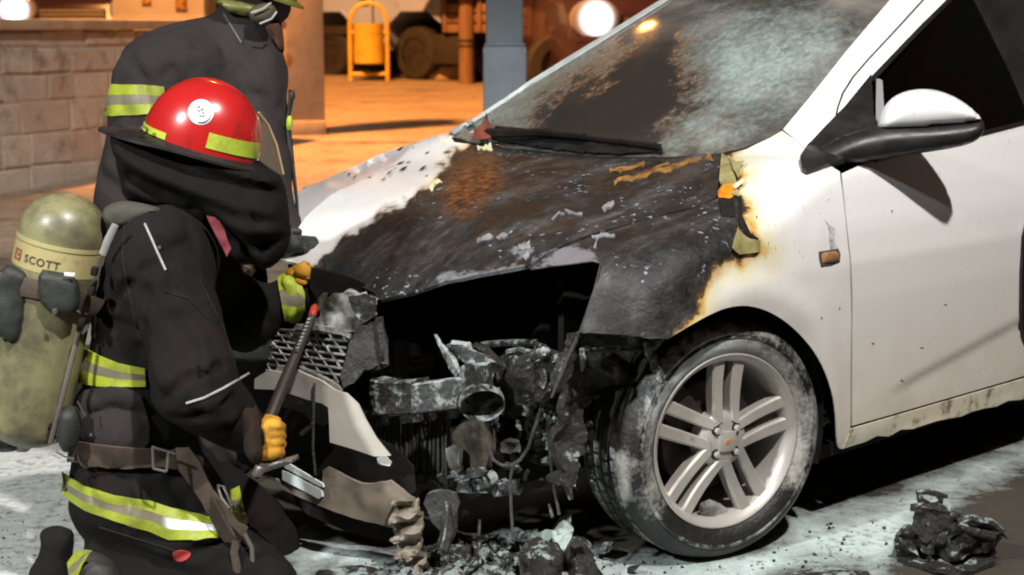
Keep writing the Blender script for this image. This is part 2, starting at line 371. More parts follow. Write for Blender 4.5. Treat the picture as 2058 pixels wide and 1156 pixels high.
def cloth_mat(name, c1, c2, warm=(0.05, 0.03, 0.02)):
    t = NT(name); v = t.co(); n = t.noise(v, 3.5, 6, 0.6); n2 = t.noise(v, 420, 2); n3 = t.noise(v, 6, 3, 0.5)
    wv = t.n('ShaderNodeTexWave', {'Vector': v, 'Scale': 90, 'Distortion': 1.0}).outputs['Fac']
    c = t.mix(t.mr(n, 0.3, 0.7), c1, c2); c = t.mix(t.mr(t.noise(v, 5, 5), 0.55, 0.8), c, warm)
    c = t.mix(t.math('MULTIPLY', t.mr(n2, 0.5, 0.8), 0.35), c, tuple(min(1, q * 2.0) for q in c2))
    n4 = t.n('ShaderNodeTexNoise', {'Vector': v, 'Scale': 4.5, 'Detail': 2.0, 'Distortion': 1.2}).outputs['Fac']
    n4 = t.math('ABSOLUTE', t.math('SUBTRACT', n4, 0.5)); n5 = t.noise(v, 26, 4, .6)
    h = t.math('ADD', t.math('MULTIPLY', n3, 8.0), t.math('ADD', t.math('ADD', n2, t.math('MULTIPLY', wv, 0.15)), t.math('MULTIPLY', n4, -7.0)))
    return t.set(col=c, rough=0.88, nrm=t.bump(h, 0.75, 0.0035), spec=0.18)

m_paint = burnt_paint('white_car_paint'); m_wind = glass_dirty('sooty_glass'); m_ground = ground_mat('powdered_asphalt'); m_tyre = tyre_mat('tyre_rubber')
m_black = M('black_plastic', (0.012, 0.011, 0.011), (0.022, 0.020, 0.019), rough=0.32, r2=0.5, bump=0.15, bsc=90, bdist=0.002)
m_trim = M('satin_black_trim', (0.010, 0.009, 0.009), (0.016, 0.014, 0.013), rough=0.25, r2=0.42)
m_soot = M('sooted_metal', (0.006, 0.0055, 0.005), (0.018, 0.015, 0.013), sc=9, rough=0.75, r2=0.9, bump=0.5, bsc=30, spec=0.2)
m_char = melted('charred_plastic'); m_char2 = melted('powdered_char', lo=0.53, hi=0.64)
m_steel = melted('powdered_steel', dark=(0.05, 0.052, 0.052), pale=(0.50, 0.54, 0.53), lo=0.50, hi=0.62, brown=(0.12, 0.115, 0.11))
m_grey = melted('dull_grey_plastic', dark=(0.045, 0.043, 0.043), pale=(0.20, 0.20, 0.20), lo=0.58, hi=0.75, brown=(0.075, 0.07, 0.068))
m_tan = M('scorched_tan_metal', (0.17, 0.145, 0.11), (0.055, 0.04, 0.025), sc=14, rough=0.5, r2=0.7, bump=0.4, bsc=40, dirt=(0.02, 0.017, 0.014), dsc=8, damt=(0.5, 0.62))
m_bumper = M('dirty_bumper_plastic', (0.62, 0.58, 0.51), (0.50, 0.46, 0.40), sc=5, rough=0.42, r2=0.55, dirt=(0.20, 0.165, 0.12), dsc=10, damt=(0.58, 0.82), bump=0.08, bsc=40)
m_bumplow = M('smoked_bumper_plastic', (0.30, 0.25, 0.195), (0.19, 0.155, 0.12), sc=6, rough=0.5, r2=0.62, dirt=(0.06, 0.045, 0.03), dsc=9, damt=(0.52, 0.75), bump=0.12, bsc=30)
m_fascia = M('dusty_pale_plastic', (0.36, 0.35, 0.315), (0.20, 0.195, 0.175), sc=16, rough=0.65, dirt=(0.04, 0.034, 0.028), dsc=9, damt=(0.46, 0.62), bump=0.3, bsc=40)
m_rim = M('silver_alloy', (0.50, 0.47, 0.43), (0.40, 0.37, 0.33), sc=8, rough=0.38, r2=0.52, metal=0.35, dirt=(0.10, 0.08, 0.06), dsc=16, damt=(0.62, 0.80))
m_disc = M('brake_iron', (0.08, 0.07, 0.065), (0.035, 0.03, 0.028), sc=10, rough=0.5, metal=0.7)
m_amber = M('smoked_amber_lens', (0.36, 0.19, 0.075), (0.26, 0.13, 0.06), sc=50, rough=0.25, coat=0.5)
m_orange = M('orange_plastic', (0.85, 0.33, 0.02), (0.60, 0.16, 0.01), sc=30, rough=0.35)
m_flap = M('scorched_film', (0.38, 0.34, 0.14), (0.20, 0.175, 0.07), sc=14, rough=0.5, bump=0.25, bsc=25, dirt=(0.05, 0.04, 0.02), dsc=10, damt=(0.58, 0.72))
m_yellowed = M('yellowed_white_plastic', (0.78, 0.74, 0.50), (0.72, 0.66, 0.36), sc=10, rough=0.45)
m_whitebar = M('white_trim_and_glints', (0.74, 0.79, 0.77), (0.62, 0.68, 0.66), sc=14, rough=0.4)  # white shard, plus the painted glint and lit strips at the front
# ------------------------------------------------------------------ sheets and lumps laid out from outlines
def densify(poly, step):
    out = []
    for i in range(len(poly)):
        a, b = poly[i], poly[(i + 1) % len(poly)]; n = max(1, int(math.hypot(b[0] - a[0], b[1] - a[1]) / step))
        out += [(a[0] + (b[0] - a[0]) * k / n, a[1] + (b[1] - a[1]) * k / n) for k in range(n)]
    return out
def smooth_poly(poly, it=2):                       # Chaikin corner cutting
    for _ in range(it):
        o = []
        for i in range(len(poly)):
            a, b = poly[i], poly[(i + 1) % len(poly)]
            o += [(a[0] * .75 + b[0] * .25, a[1] * .75 + b[1] * .25), (a[0] * .25 + b[0] * .75, a[1] * .25 + b[1] * .75)]
        poly = o
    return poly
def tri2d(poly, step):
    b = densify(poly, step); xs = [p[0] for p in b]; ys_ = [p[1] for p in b]
    gx, gy = np.meshgrid(np.arange(min(xs) + step / 2, max(xs), step), np.arange(min(ys_) + step / 2, max(ys_), step))
    gx = gx + (np.arange(gx.shape[0]) % 2)[:, None] * step / 2; gx, gy = gx.ravel(), gy.ravel()
    k = sdpoly(gx, gy, b) > step * 0.45
    vs = [Vector(p) for p in b] + [Vector((x, y)) for x, y in zip(gx[k], gy[k])]
    r = delaunay_2d_cdt(vs, [], [list(range(len(b)))], 1, 1e-4)
    v = np.array([(p.x, p.y) for p in r[0]]); f = [tuple(q) for q in r[2]]
    return v, f
def vnormals(p, f):
    f = np.array(f); n = np.cross(p[f[:, 1]] - p[f[:, 0]], p[f[:, 2]] - p[f[:, 0]]); vn = np.zeros_like(p)
    for k in range(3): np.add.at(vn, f[:, k], n)
    return vn / (np.linalg.norm(vn, axis=1)[:, None] + 1e-12)
def chaikin(pl, it=2):                             # rounds an open line, keeping its ends
    for _ in range(it):
        o = [pl[0]]
        for a, b in zip(pl[:-1], pl[1:]): o += [(a[0] * .75 + b[0] * .25, a[1] * .75 + b[1] * .25), (a[0] * .25 + b[0] * .75, a[1] * .25 + b[1] * .75)]
        pl = o + [pl[-1]]
    return pl
def segdist(x, y, pl):
    d = np.full(np.shape(x), 1e9)
    for (ax, ay), (bx, by) in zip(pl[:-1], pl[1:]):
        ex, ey = bx - ax, by - ay; t = np.clip(((x - ax) * ex + (y - ay) * ey) / (ex * ex + ey * ey + 1e-9), 0, 1); d = np.minimum(d, np.hypot(x - ax - t * ex, y - ay - t * ey))
    return d
def folds(lines):                                  # (line, width px, height m): soft ridges and valleys of cloth
    return lambda x, y: sum(hh * np.exp(-(segdist(x, y, chaikin(l, 2)) / w_) ** 2) for l, w_, hh in lines)
def border(f):
    c = {}
    for t in f:
        for k in range(3):
            e = (t[k], t[(k + 1) % 3]); c[tuple(sorted(e))] = (c[tuple(sorted(e))][0] + 1, e) if tuple(sorted(e)) in c else (1, e)
    return [e for n, e in c.values() if n == 1]
def sheet(name, outline, pos, parent, m, thick=0.003, step=14, off=0.0, attrs=None, amp=0.0, fr=8.0, seed=0, eye=None, edge=0.0, smooth=True, angle=50):
    v, f = tri2d(outline, step)
    if edge:                                       # a torn or melted outline
        v = v + np.stack([fbm(np.c_[v / 22.0, np.zeros(len(v))], 3, seed + 3), fbm(np.c_[v / 22.0, np.ones(len(v)) * 7], 3, seed + 5)], 1) * edge
    p = pos(v[:, 0], v[:, 1]); e = OC if eye is None else eye
    n = vnormals(p, f); flip = np.mean(np.sum(n * (e - p), 1)) < 0
    if flip: f = [t[::-1] for t in f]; n = -n
    d = off + (amp * fbm(p * fr, 3, seed) if amp else 0.0)
    p = p + n * (d if np.isscalar(d) else d[:, None])
    if amp: n = vnormals(p, f)
    N = len(p); vs = np.concatenate([p, p - n * thick]); fs = list(f) + [tuple(N + i for i in t[::-1]) for t in f]
    bl = border(f); bv = sorted({i for e_ in bl for i in e_}); mp = {i: 2 * N + k for k, i in enumerate(bv)}; L = len(bv)
    vs = np.concatenate([vs, p[bv], (p - n * thick)[bv]])
    fs += [(mp[b], mp[a], mp[a] + L, mp[b] + L) for a, b in bl]
    at = None
    if attrs:
        at = {}
        for k, fn in attrs.items():
            a = np.asarray(fn(v[:, 0], v[:, 1])); at[k] = np.concatenate([a, a, a[bv], a[bv]])
    return mesh(name, vs, fs, parent, m, smooth, angle, at)
def lump(name, outline, pos, parent, m, front=0.05, back=None, step=12, amp=0.0, fr=12.0, seed=0, pw=0.5, eye=None, edge=0.0, attrs=None, disp=None):
    # a solid whose front swells out from the outline, and whose back does as well
    back = front if back is None else back
    v, f = tri2d(outline, step); e = OC if eye is None else eye
    if edge: v = v + np.stack([fbm(np.c_[v / 18.0, np.zeros(len(v))], 3, seed + 3), fbm(np.c_[v / 18.0, np.ones(len(v)) * 7], 3, seed + 5)], 1) * edge
    sd = np.maximum(0, sdpoly(v[:, 0], v[:, 1], outline)); h = np.clip(sd / max(sd.max(), 1e-6), 0, 1); h = (1 - (1 - h) ** 2) ** pw
    p = pos(v[:, 0], v[:, 1]); dirn = e - p; dirn = dirn / np.linalg.norm(dirn, axis=1)[:, None]; n0 = vnormals(p, f)
    if np.mean(np.sum(n0 * dirn, 1)) < 0: f = [t[::-1] for t in f]; n0 = -n0
    a = p + n0 * (h * front)[:, None]; b = p - n0 * (h * back)[:, None]
    if disp is not None: a = a + n0 * (disp(v[:, 0], v[:, 1]) * np.minimum(1, h * 3))[:, None]
    if amp: a = a + n0 * (amp * fbm(a * fr, 3, seed))[:, None]; b = b - n0 * (amp * fbm(b * fr, 3, seed + 9))[:, None]
    N = len(p); bl = border(f); bv = {i for e_ in bl for i in e_}
    for i in bv: b[i] = a[i]
    mp = {i: (i if i in bv else N + i) for i in range(N)}
    at = {k: np.concatenate([fn(v[:, 0], v[:, 1])] * 2) for k, fn in attrs.items()} if attrs else None
    return mesh(name, np.concatenate([a, b]), list(f) + [tuple(mp[i] for i in t[::-1]) for t in f], parent, m, True, 60, at)
def onY(Y): return lambda x, y: P(x, y, np.full(np.shape(x), float(Y)))
def onC(ax, val): return lambda x, y: C(x, y, ax, val)
def onCl(ax, fn): return lambda x, y: C(x, y, ax, fn(x, y))

# ------------------------------------------------------------------ ground
PW = [smooth_poly(q, 1) for q in (
    [(-600, 860), (60, 850), (200, 900), (300, 1000), (420, 1060), (520, 1170), (300, 1300), (-600, 1300)],
    [(560, 1085), (600, 1066), (640, 1085), (720, 1105), (800, 1120), (870, 1130), (900, 1150), (1000, 1300), (540, 1300), (575, 1140)],
    [(900, 1110), (960, 1080), (1090, 1075), (1150, 1070), (1180, 1100), (1300, 1130), (1450, 1120), (1560, 1085), (1600, 1020), (1700, 1010), (1860, 960), (2058, 885), (2140, 880), (2140, 905), (2010, 960), (1900, 1010), (1830, 1080), (1790, 1150), (1700, 1300), (880, 1300)])]
WETS = [smooth_poly(q, 1) for q in ([(1590, 1006), (1700, 985), (1830, 950), (1850, 965), (1770, 1000), (1700, 1020), (1600, 1030)], [(1180, 1060), (1300, 1090), (1450, 1110), (1560, 1080), (1590, 1000), (1300, 980)], [(1560, 1140), (1680, 1130), (1760, 1156), (1700, 1200), (1560, 1200)], [(640, 1145), (720, 1136), (800, 1150), (760, 1180), (640, 1170)])]
def gattr(x, y):
    px, py, _ = topx(np.stack([x, y, np.zeros_like(x)], -1))
    p = np.max([sdpoly(px, py, q) for q in PW], 0); we = np.max([sdpoly(px, py, q) for q in WETS], 0)
    p = np.minimum(p, -we * 1.0 + 4)
    dep = np.hypot(x, y); k = 1 / 800.0
    return p * k, we * k, sstep(600, 60, px)
def groundgrid(name, xs, ys_, m):
    X_, Y_ = np.meshgrid(xs, ys_); x, y = X_.ravel(), Y_.ravel(); n = len(xs)
    z = np.zeros_like(x)
    vs = np.stack([x, y, z], 1); fs = [(j * n + i, j * n + i + 1, (j + 1) * n + i + 1, (j + 1) * n + i) for j in range(len(ys_) - 1) for i in range(n - 1)]
    ok = y > 1.8; p = np.full(len(x), -1.0); w_ = np.full(len(x), -1.0); t_ = np.zeros(len(x))
    p[ok], w_[ok], t_[ok] = gattr(x[ok], y[ok])
    return mesh(name, vs, fs, None, m, True, None, dict(powder=p, wet=w_, warm=t_))
xs = np.concatenate([np.linspace(-40, -3, 12)[:-1], np.linspace(-3, 3, 200), np.linspace(3, 40, 12)[1:]])
yy = np.concatenate([np.linspace(-20, 2.6, 10)[:-1], np.linspace(2.6, 6.6, 150)])
kind(groundgrid('road', xs, yy, m_ground), 'structure')
tpv = NT('paved_footway'); v = tpv.co(); n1 = tpv.noise(v, 1.6, 8, 0.66); n2 = tpv.noise(v, 14, 7, 0.7)
c_ = tpv.mix(tpv.mr(n1, 0.35, 0.7), (0.31, 0.25, 0.185), (0.21, 0.16, 0.115)); c_ = tpv.mix(tpv.mr(n2, 0.5, 0.75), c_, (0.085, 0.065, 0.05))
str_ = tpv.noise(v, 2.2, 6, 0.66, stretch=(0.5, 1.6, 1)); c_ = tpv.mix(tpv.mr(str_, 0.56, 0.68), c_, (0.07, 0.052, 0.04))
m_pave = tpv.set(col=c_, rough=0.85, nrm=tpv.bump(n2, 0.4, 0.02))
def slope_slab(name, x0, x1, y0, y1, dz, m, nx=2):
    vs = [(x, y, float(terr(max(y, KY + 1e-6))) + dz) for y in (y0, y1) for x in (x0, x1)] + [(x, y, -0.3) for y in (y0, y1) for x in (x0, x1)]
    return mesh(name, vs, [(0, 1, 3, 2), (0, 4, 5, 1), (2, 3, 7, 6), (0, 2, 6, 4), (1, 5, 7, 3)], None, m, False)
# pavement slabs one by one as far as their joints can be seen
m_kerb = M('kerb_concrete', (0.26, 0.235, 0.20), (0.18, 0.16, 0.135), sc=6, rough=0.8, bump=0.4, bsc=30)
kb = kind(bpy.data.objects.new('kerb', None), 'structure'); COL.objects.link(kb)
for k in range(18):
    x0 = -9 + k * 1.0
    MB().box((x0 + .495, KY + .07, KZ / 2 - .05), (.985, .14, KZ + .1 - .002), None, .012).build('kerb_stone', m_kerb, kb)
pv = kind(slope_slab('footway', -40, 40, KY + .14, 70, -0.02, M('joint_dirt', (0.05, 0.038, 0.028), (0.03, 0.024, 0.018), rough=0.9)), 'structure')
random.seed(5); y = KY + .145
while y < 26:
    d = 1.5 if y < 14 else 3.0; x = -7.0 + random.uniform(0, .4)
    wd = 2.4 if y < 14 else 4.0
    while x < 5:
        a, b = x + .008, x + wd - .008; c0, c1 = y + .008, y + d - .008; t_ = random.uniform(-.003, .003)
        vs = [(p, q, float(terr(q)) + t_) for q in (c0, c1) for p in (a, b)] + [(p, q, float(terr(q)) - .03) for q in (c0, c1) for p in (a, b)]
        mesh('paving_slab', vs, [(0, 1, 3, 2), (0, 4, 5, 1), (2, 3, 7, 6), (0, 2, 6, 4), (1, 5, 7, 3)], pv, m_pave, False); x += wd
    y += d
kind(slope_slab('far_pavement', -40, 40, y, 72, 0.002, m_pave), 'structure')
# ------------------------------------------------------------------ the body as one implicit surface in the car frame
YS = ([.10, .17, .24, .30, .45, .62, .72, .80, .83, .90, 1.0, 1.06, 1.2, 1.42, 1.5], [.78, .825, .848, .853, .860, .867, .867, .856, .850, .832, .800, .775, .70, .565, .50])
def ysf(x, z):
    y = np.interp(z, *YS) - 0.85 * np.maximum(0, x - 0.12) ** 2 - 0.10 * np.maximum(0, -1.5 - x) ** 2
    d = np.hypot(x, z - 0.305); y = y + 0.012 * np.exp(-((d - .385) / .045) ** 2)
    cl = 0.335 + 0.115 * (-0.62 - x) / 0.7             # the pressed crease low on the door
    return y - 0.009 * sstep(0.014, -0.014, z - cl) * sstep(-0.60, -0.78, x) * sstep(.20, .24, z)
ZC = ([-.48, -.376, -.2, 0, .2, .343, .45, .53, .60, .66, .72, .80], [.972, .958, .938, .908, .868, .822, .770, .722, .668, .60, .47, .30])
def zhf(x, y): return np.interp(x, *ZC) - 0.045 * (np.abs(y) / .8) ** 2 + 0.055 * sstep(-.12, -.40, x) * np.minimum(1, (np.abs(y) / .66)) ** 2
def xff(y, z): return np.interp(z, [.12, .18, .25, .40, .50, .60, .68, .75, .85], [.66, .73, .765, .775, .75, .70, .655, .62, .5]) - .30 * (np.abs(y) / .8) ** 2.4
def zgf(x, y): return .975 + .565 * (-.36 - x) - 0.30 * np.maximum(0, -1.0 - x) ** 2 - .075 * (np.abs(y) / .66) ** 2
def f_low(x, y, z):
    ay = np.abs(y); s = smax(ay - ysf(x, z), z - zhf(x, y), .05)
    return smax(smax(s, x - xff(y, z), .05), -3.05 - x, .05)
def f_cab(x, y, z):
    ay = np.abs(y); s = smax(ay - ysf(x, z), (z - zgf(x, y)) * .87, .035)
    return np.maximum(smax(s, z - 1.50 + .04 * (x + 1.9) ** 2, .06), np.maximum((z - 1.5 + .62 * (-x - 2.55)), x + .2))
def f_car(x, y, z): return np.minimum(np.maximum(f_low(x, y, z), z - 1.02), f_cab(x, y, z))
def cast(px, py, f=f_car, t0=2.4, t1=8.0, n=700):
    d = cray(px, py); t = np.linspace(t0, t1, n); out = np.zeros(d.shape)
    p = OC + d[:, None, :] * t[None, :, None]; v = f(p[..., 0], p[..., 1], p[..., 2])
    neg = v < 0; has = neg.any(1); k = np.where(has, neg.argmax(1), v.argmin(1)); lo = t[np.maximum(k - 1, 0)]; hi = t[k]
    for _ in range(16):
        mid = (lo + hi) / 2; q = OC + d * mid[:, None]; s = f(q[:, 0], q[:, 1], q[:, 2]) < 0
        hi = np.where(s, mid, hi); lo = np.where(s, lo, mid)
    tt = np.where(has, hi, t[k]); return OC + d * tt[:, None]
onBody = lambda x, y: cast(x, y)

car = thing('burnt_car', 'white hatchback with its bonnet, left wing and front burnt black', 'car', CARO.tolist(), PHI)
car.location = CARO.tolist()
zero = lambda x, y: np.full(np.shape(x), -1.0)

# bonnet: white on its far side, burnt on the near side
W_HOOD = [(520, 380), (905, 240), (985, 285), (958, 296), (925, 305), (900, 330), (878, 372), (840, 402), (760, 442), (700, 490), (655, 530), (632, 552), (560, 560)]
hood_out = [(905, 286), (985, 297), (1100, 309), (1200, 317), (1330, 318), (1448, 309), (1446, 345), (1440, 395), (1400, 414), (1300, 438), (1200, 468), (1141, 489), (1095, 512), (1062, 536), (985, 546), (890, 566), (830, 586), (765, 604), (752, 590), (700, 566), (650, 548), (615, 536), (560, 520), (505, 500), (470, 470), (500, 440), (575, 398), (650, 362), (760, 312), (850, 280), (899, 267)]
ASH = [[(872, 568), (890, 550), (935, 549), (985, 541), (1050, 530), (1062, 540), (985, 552), (890, 574)], [(1020, 500), (1060, 488), (1072, 510), (1050, 522)], [(1095, 512), (1141, 492), (1170, 500), (1150, 528), (1062, 540)]]
hood = sheet('bonnet', hood_out, onBody, car, m_paint, 0.010, 11, attrs=dict(
    burn=lambda x, y: -(sdpoly(x, y, W_HOOD) + 12 * fbm(np.c_[x / 30, y / 18, 0 * x], 4, 2)) / 300 + .02,
    rust=lambda x, y: sdpoly(x, y, smooth_poly([(945, 300), (1010, 320), (1010, 380), (960, 425), (905, 440), (890, 400), (905, 340)])) / 800,
    yel=lambda x, y: .12 + .88 * sstep(40, 0, np.hypot(x - 880, y - 378)) + .88 * sstep(40, 0, np.hypot(x - 975, y - 298)), ash=lambda x, y: np.max([sdpoly(x, y, a) for a in ASH], 0) / 800), amp=0.004, fr=9, seed=4, edge=0)
# left wing: burnt up to a torn, scorched edge
W_FEN = [(1462, 240), (1800, 200), (1800, 960), (1300, 960), (1330, 700), (1380, 640), (1400, 590), (1432, 545), (1470, 522), (1515, 507), (1500, 480), (1488, 455), (1492, 420), (1488, 385), (1478, 350), (1464, 322)]
arch = chaikin([(1692, 902), (1682, 900), (1682, 840), (1670, 775), (1642, 712), (1602, 664), (1556, 630), (1510, 614), (1468, 616), (1424, 633), (1384, 656), (1342, 682)], 2)
fen_out = [(1452, 313), (1500, 300), (1545, 279), (1572, 263), (1598, 282), (1622, 305), (1688, 345), (1697, 430), (1708, 520), (1711, 600), (1710, 700), (1709, 858)] + arch + [(1250, 673), (1168, 668), (1182, 620), (1200, 560), (1208, 530), (1190, 524), (1130, 532), (1066, 540), (1098, 515), (1143, 492), (1202, 471), (1302, 441), (1402, 417), (1444, 398), (1450, 345)]
TEAR = [(1456, 318), (1466, 322), (1492, 335), (1490, 345), (1482, 372), (1491, 385), (1497, 420), (1490, 445), (1505, 470), (1522, 478), (1521, 505), (1478, 512), (1474, 490), (1468, 470), (1450, 440), (1452, 380)]
def fen_mask(poly, hole): return poly
fender = sheet('wing', fen_out, onBody, car, m_paint, 0.003, 12, attrs=dict(
    burn=lambda x, y: -(sdpoly(x, y, W_FEN) + 7 * fbm(np.c_[x / 24, y / 24, 0 * x], 3, 6)) / 800, yel=lambda x, y: 0 * x + 1, rust=zero, ash=lambda x, y: np.max([sdpoly(x, y, a) for a in ([(1062, 545), (1100, 512), (1143, 490), (1185, 498), (1205, 528)],)], 0) / 800), amp=0.0015, fr=10, seed=8)
# the torn opening: folded-back film, an orange lamp piece, dark bracket
sheet('torn_flap', [(1450, 312), (1468, 318), (1474, 345), (1482, 372), (1486, 400), (1468, 392), (1446, 368)], onBody, car, m_flap, 0.002, 8, off=0.006, amp=0.004, fr=40, seed=2)
sheet('torn_flap', [(1466, 322), (1478, 335), (1498, 332), (1490, 346), (1486, 366), (1476, 350)], onBody, car, m_flap, 0.002, 7, off=0.014, amp=0.003, fr=40, seed=3)
sheet('torn_flap', [(1478, 462), (1484, 470), (1502, 482), (1523, 484), (1521, 507), (1480, 512), (1466, 500)], onBody, car, m_flap, 0.002, 7, off=0.010, amp=0.004, fr=40, seed=5)
sheet('torn_edge', [(1484, 400), (1491, 395), (1492, 440), (1505, 470), (1522, 480), (1518, 486), (1496, 474), (1484, 452)], onBody, car, m_soot, 0.002, 7, off=0.006)
lump('lamp_remnant', smooth_poly([(1443, 380), (1458, 370), (1480, 368), (1486, 378), (1474, 398), (1450, 402), (1442, 394)], 1), onBody, car, m_orange, 0.012, 0.004, 6)
lump('lamp_remnant', [(1464, 382), (1486, 366), (1488, 374), (1470, 388)], lambda x, y: cast(x, y) + np.array([0, .012, .012]), car, m_yellowed, 0.004, 0.002, 5)
sheet('scorched_bracket', [(1444, 402), (1474, 404), (1478, 438), (1450, 436)], onBody, car, m_soot, 0.004, 8, off=0.005, amp=0.004, fr=40)
# curled-up blisters of paint on the bonnet, and the orange-brown strip below the windscreen
def blister(x0, y0, x1, y1, wd, m_, seed):
    r = random.Random(seed); n = 7; L = math.hypot(x1 - x0, y1 - y0); ux, uy = (x1 - x0) / L, (y1 - y0) / L
    up = [(x0 + ux * L * i / n + -uy * wd * r.uniform(.3, 1), y0 + uy * L * i / n + ux * wd * r.uniform(.3, 1)) for i in range(n + 1)]
    dn = [(x0 + ux * L * i / n + uy * wd * r.uniform(.2, 1), y0 + uy * L * i / n - ux * wd * r.uniform(.2, 1)) for i in range(n, -1, -1)]
    return up + dn
m_brown = M('orange_brown_paint', (0.42, 0.22, 0.06), (0.12, 0.055, 0.02), sc=20, rough=0.35, r2=0.5, dirt=(0.03, 0.02, 0.015), dsc=18, damt=(0.52, 0.62), bump=0.3, bsc=50)
m_peel = M('curled_pale_paint', (0.30, 0.29, 0.30), (0.16, 0.155, 0.15), sc=30, rough=0.45, bump=0.3)
for i, (a, b, c_, d, wd, mm) in enumerate([(1232, 371, 1345, 338, 7, m_brown), (1345, 338, 1430, 318, 8, m_brown), (1225, 345, 1300, 328, 6, m_brown), (962, 300, 990, 299, 9, m_yellowed), (1108, 440, 1135, 428, 3, m_peel), (1135, 428, 1165, 432, 3, m_peel), (1190, 478, 1235, 470, 4, m_peel),
    (1195, 500, 1215, 470, 5, m_peel), (1212, 420, 1232, 406, 8, m_peel), (960, 488, 985, 478, 7, m_peel), (1000, 482, 1022, 476, 5, m_peel), (1040, 500, 1068, 494, 9, m_peel), (1050, 524, 1060, 512, 7, m_peel), (868, 384, 888, 366, 6, m_yellowed)]):
    sheet('paint_blister', blister(a, b, c_, d, wd, mm, i), onBody, car, mm, 0.006, 5, off=0.0035, amp=0.0015, fr=60, seed=i, edge=5)

# front door, window, pillar, sill, rear door beyond the dark gap
WH = dict(burn=zero, rust=zero, ash=zero)
door_out = [(1693, 348), (1752, 322), (1850, 292), (1985, 262), (2060, 244), (2120, 228), (2050, 262), (2052, 330), (2047, 440), (2043, 560), (2045, 690), (2060, 755), (1713, 856), (1713, 700), (1714, 600), (1711, 520), (1700, 430)]
door_out = [(1693, 348), (1752, 322), (1850, 296), (1985, 264), (2058, 246), (2110, 234), (2100, 330), (2096, 440), (2092, 560), (2094, 690), (2098, 744), (2000, 773), (1900, 802), (1800, 831), (1713, 856), (1713, 700), (1714, 600), (1711, 520), (1700, 430)]
door = sheet('front_door', door_out, onBody, car, m_paint, 0.004, 9, attrs=WH)
sheet('door_gap_shade', [(2058, 440), (2051, 470), (2047, 540), (2046, 620), (2049, 670), (2058, 690), (2070, 690), (2070, 440)], onBody, car, m_trim, 0.006, 9, off=0.012)  # dark strip on the door skin stands for the shade in the gap
pill_out = [(1574, 260), (1640, 180), (1700, 104), (1790, -2), (1850, -75), (1970, -75), (1910, -8), (1855, 45), (1800, 104), (1750, 156), (1700, 212), (1655, 262), (1622, 302), (1598, 280)]
sheet('windscreen_pillar', [(1574, 260), (1640, 180), (1700, 104), (1790, -2), (1850, -75), (1908, -75), (1854, -2), (1790, 68), (1745, 116), (1712, 154), (1692, 186), (1682, 215), (1677, 240), (1622, 302), (1598, 280)], onBody, car, m_paint, 0.004, 10, attrs=WH)
sheet('door_frame', [(1681, 240), (1686, 215), (1696, 188), (1716, 156), (1749, 118), (1794, 70), (1858, 0), (1912, -75), (1980, -75), (1912, -6), (1855, 46), (1800, 104), (1750, 156), (1700, 214)], onBody, car, m_paint, 0.004, 10, attrs=WH)
sheet('door_window', [(1752, 158), (1802, 106), (1858, 48), (1914, -6), (1984, -75), (2130, -75), (2125, 224), (2058, 242), (1985, 260), (1850, 290), (1760, 316)], onBody, car, None, 0.004, 14, off=-0.008).data.materials.append(None)
tg = NT('dark_tinted_pane'); vv = tg.co()
tr = tg.n('ShaderNodeBsdfTransparent', {0: (0.10, 0.085, 0.075)}); gl = tg.n('ShaderNodeBsdfGlossy', {0: (1, 1, 1), 'Roughness': 0.04})
fr_ = tg.n('ShaderNodeFresnel', {'IOR': 1.5}); mx = tg.n('ShaderNodeMixShader', {0: fr_, 1: tr, 2: gl}); tg.t.links.new(mx.outputs[0], tg.t.nodes['Material Output'].inputs[0])
m_pane = tg.m
for o in list(car.children):
    if o.name == 'door_window': o.data.materials.clear(); o.data.materials.append(m_pane)
sheet('window_seal', [(1757, 318), (1850, 293), (1985, 261), (2058, 243), (2125, 226), (2125, 234), (2058, 251), (1985, 270), (1850, 302), (1757, 327)], onBody, car, m_trim, 0.004, 9, off=0.004)
sheet('window_seal', [(1746, 160), (1798, 106), (1854, 47), (1910, -8), (1976, -75), (1988, -75), (1918, -4), (1862, 52), (1806, 110), (1756, 164)], onBody, car, m_trim, 0.004, 7, off=0.002)
m_dark2 = M('grimy_seal', (0.06, 0.05, 0.04), (0.10, 0.085, 0.07), rough=.7)
sill_out = [(1693, 902), (1712, 862), (1800, 836), (1900, 807), (2000, 778), (2098, 750), (2098, 788)] + [(2098 - 24 * i, 790 + 24 * i * .267 + random.uniform(-4, 4)) for i in range(1, 17)]
sheet('sill', sill_out, onBody, car, M('muddy_sill', (0.74, 0.69, 0.56), (0.60, 0.53, 0.38), sc=6, rough=0.6, dirt=(0.14, 0.11, 0.065), dsc=12, damt=(0.54, 0.66), bump=0.3, bsc=30), 0.006, 10, off=0.001)
lump('side_indicator', smooth_poly([(1648, 508), (1665, 505), (1682, 503), (1685, 514), (1684, 525), (1668, 530), (1652, 532), (1649, 520)], 1), onBody, car, m_amber, 0.010, 0.002, 4, pw=.3)
sheet('indicator_rim', [(1645, 506), (1684, 500), (1688, 512), (1687, 527), (1668, 533), (1650, 535), (1646, 520)], onBody, car, m_dark2, 0.002, 5, off=.002)
def side_streak(name, pts, m_, seed): sheet(name, pts, onBody, car, m_, 0.0008, 5, off=0.0015, edge=2.5, seed=seed)
m_scuff = M('scuffed_patch', (0.33, 0.33, 0.32), (0.55, 0.55, 0.54), sc=60, rough=0.6, lo=0.42, hi=0.58)
sheet('scuff_mark', [(1658, 440), (1664, 452), (1672, 460), (1680, 486), (1681, 501), (1672, 503), (1668, 488), (1660, 466)], onBody, car, m_scuff, 0.0008, 4, off=0.0012, edge=5, seed=1)
m_dark = M('road_film', (0.10, 0.085, 0.07), (0.16, 0.14, 0.11), sc=40, rough=0.7)
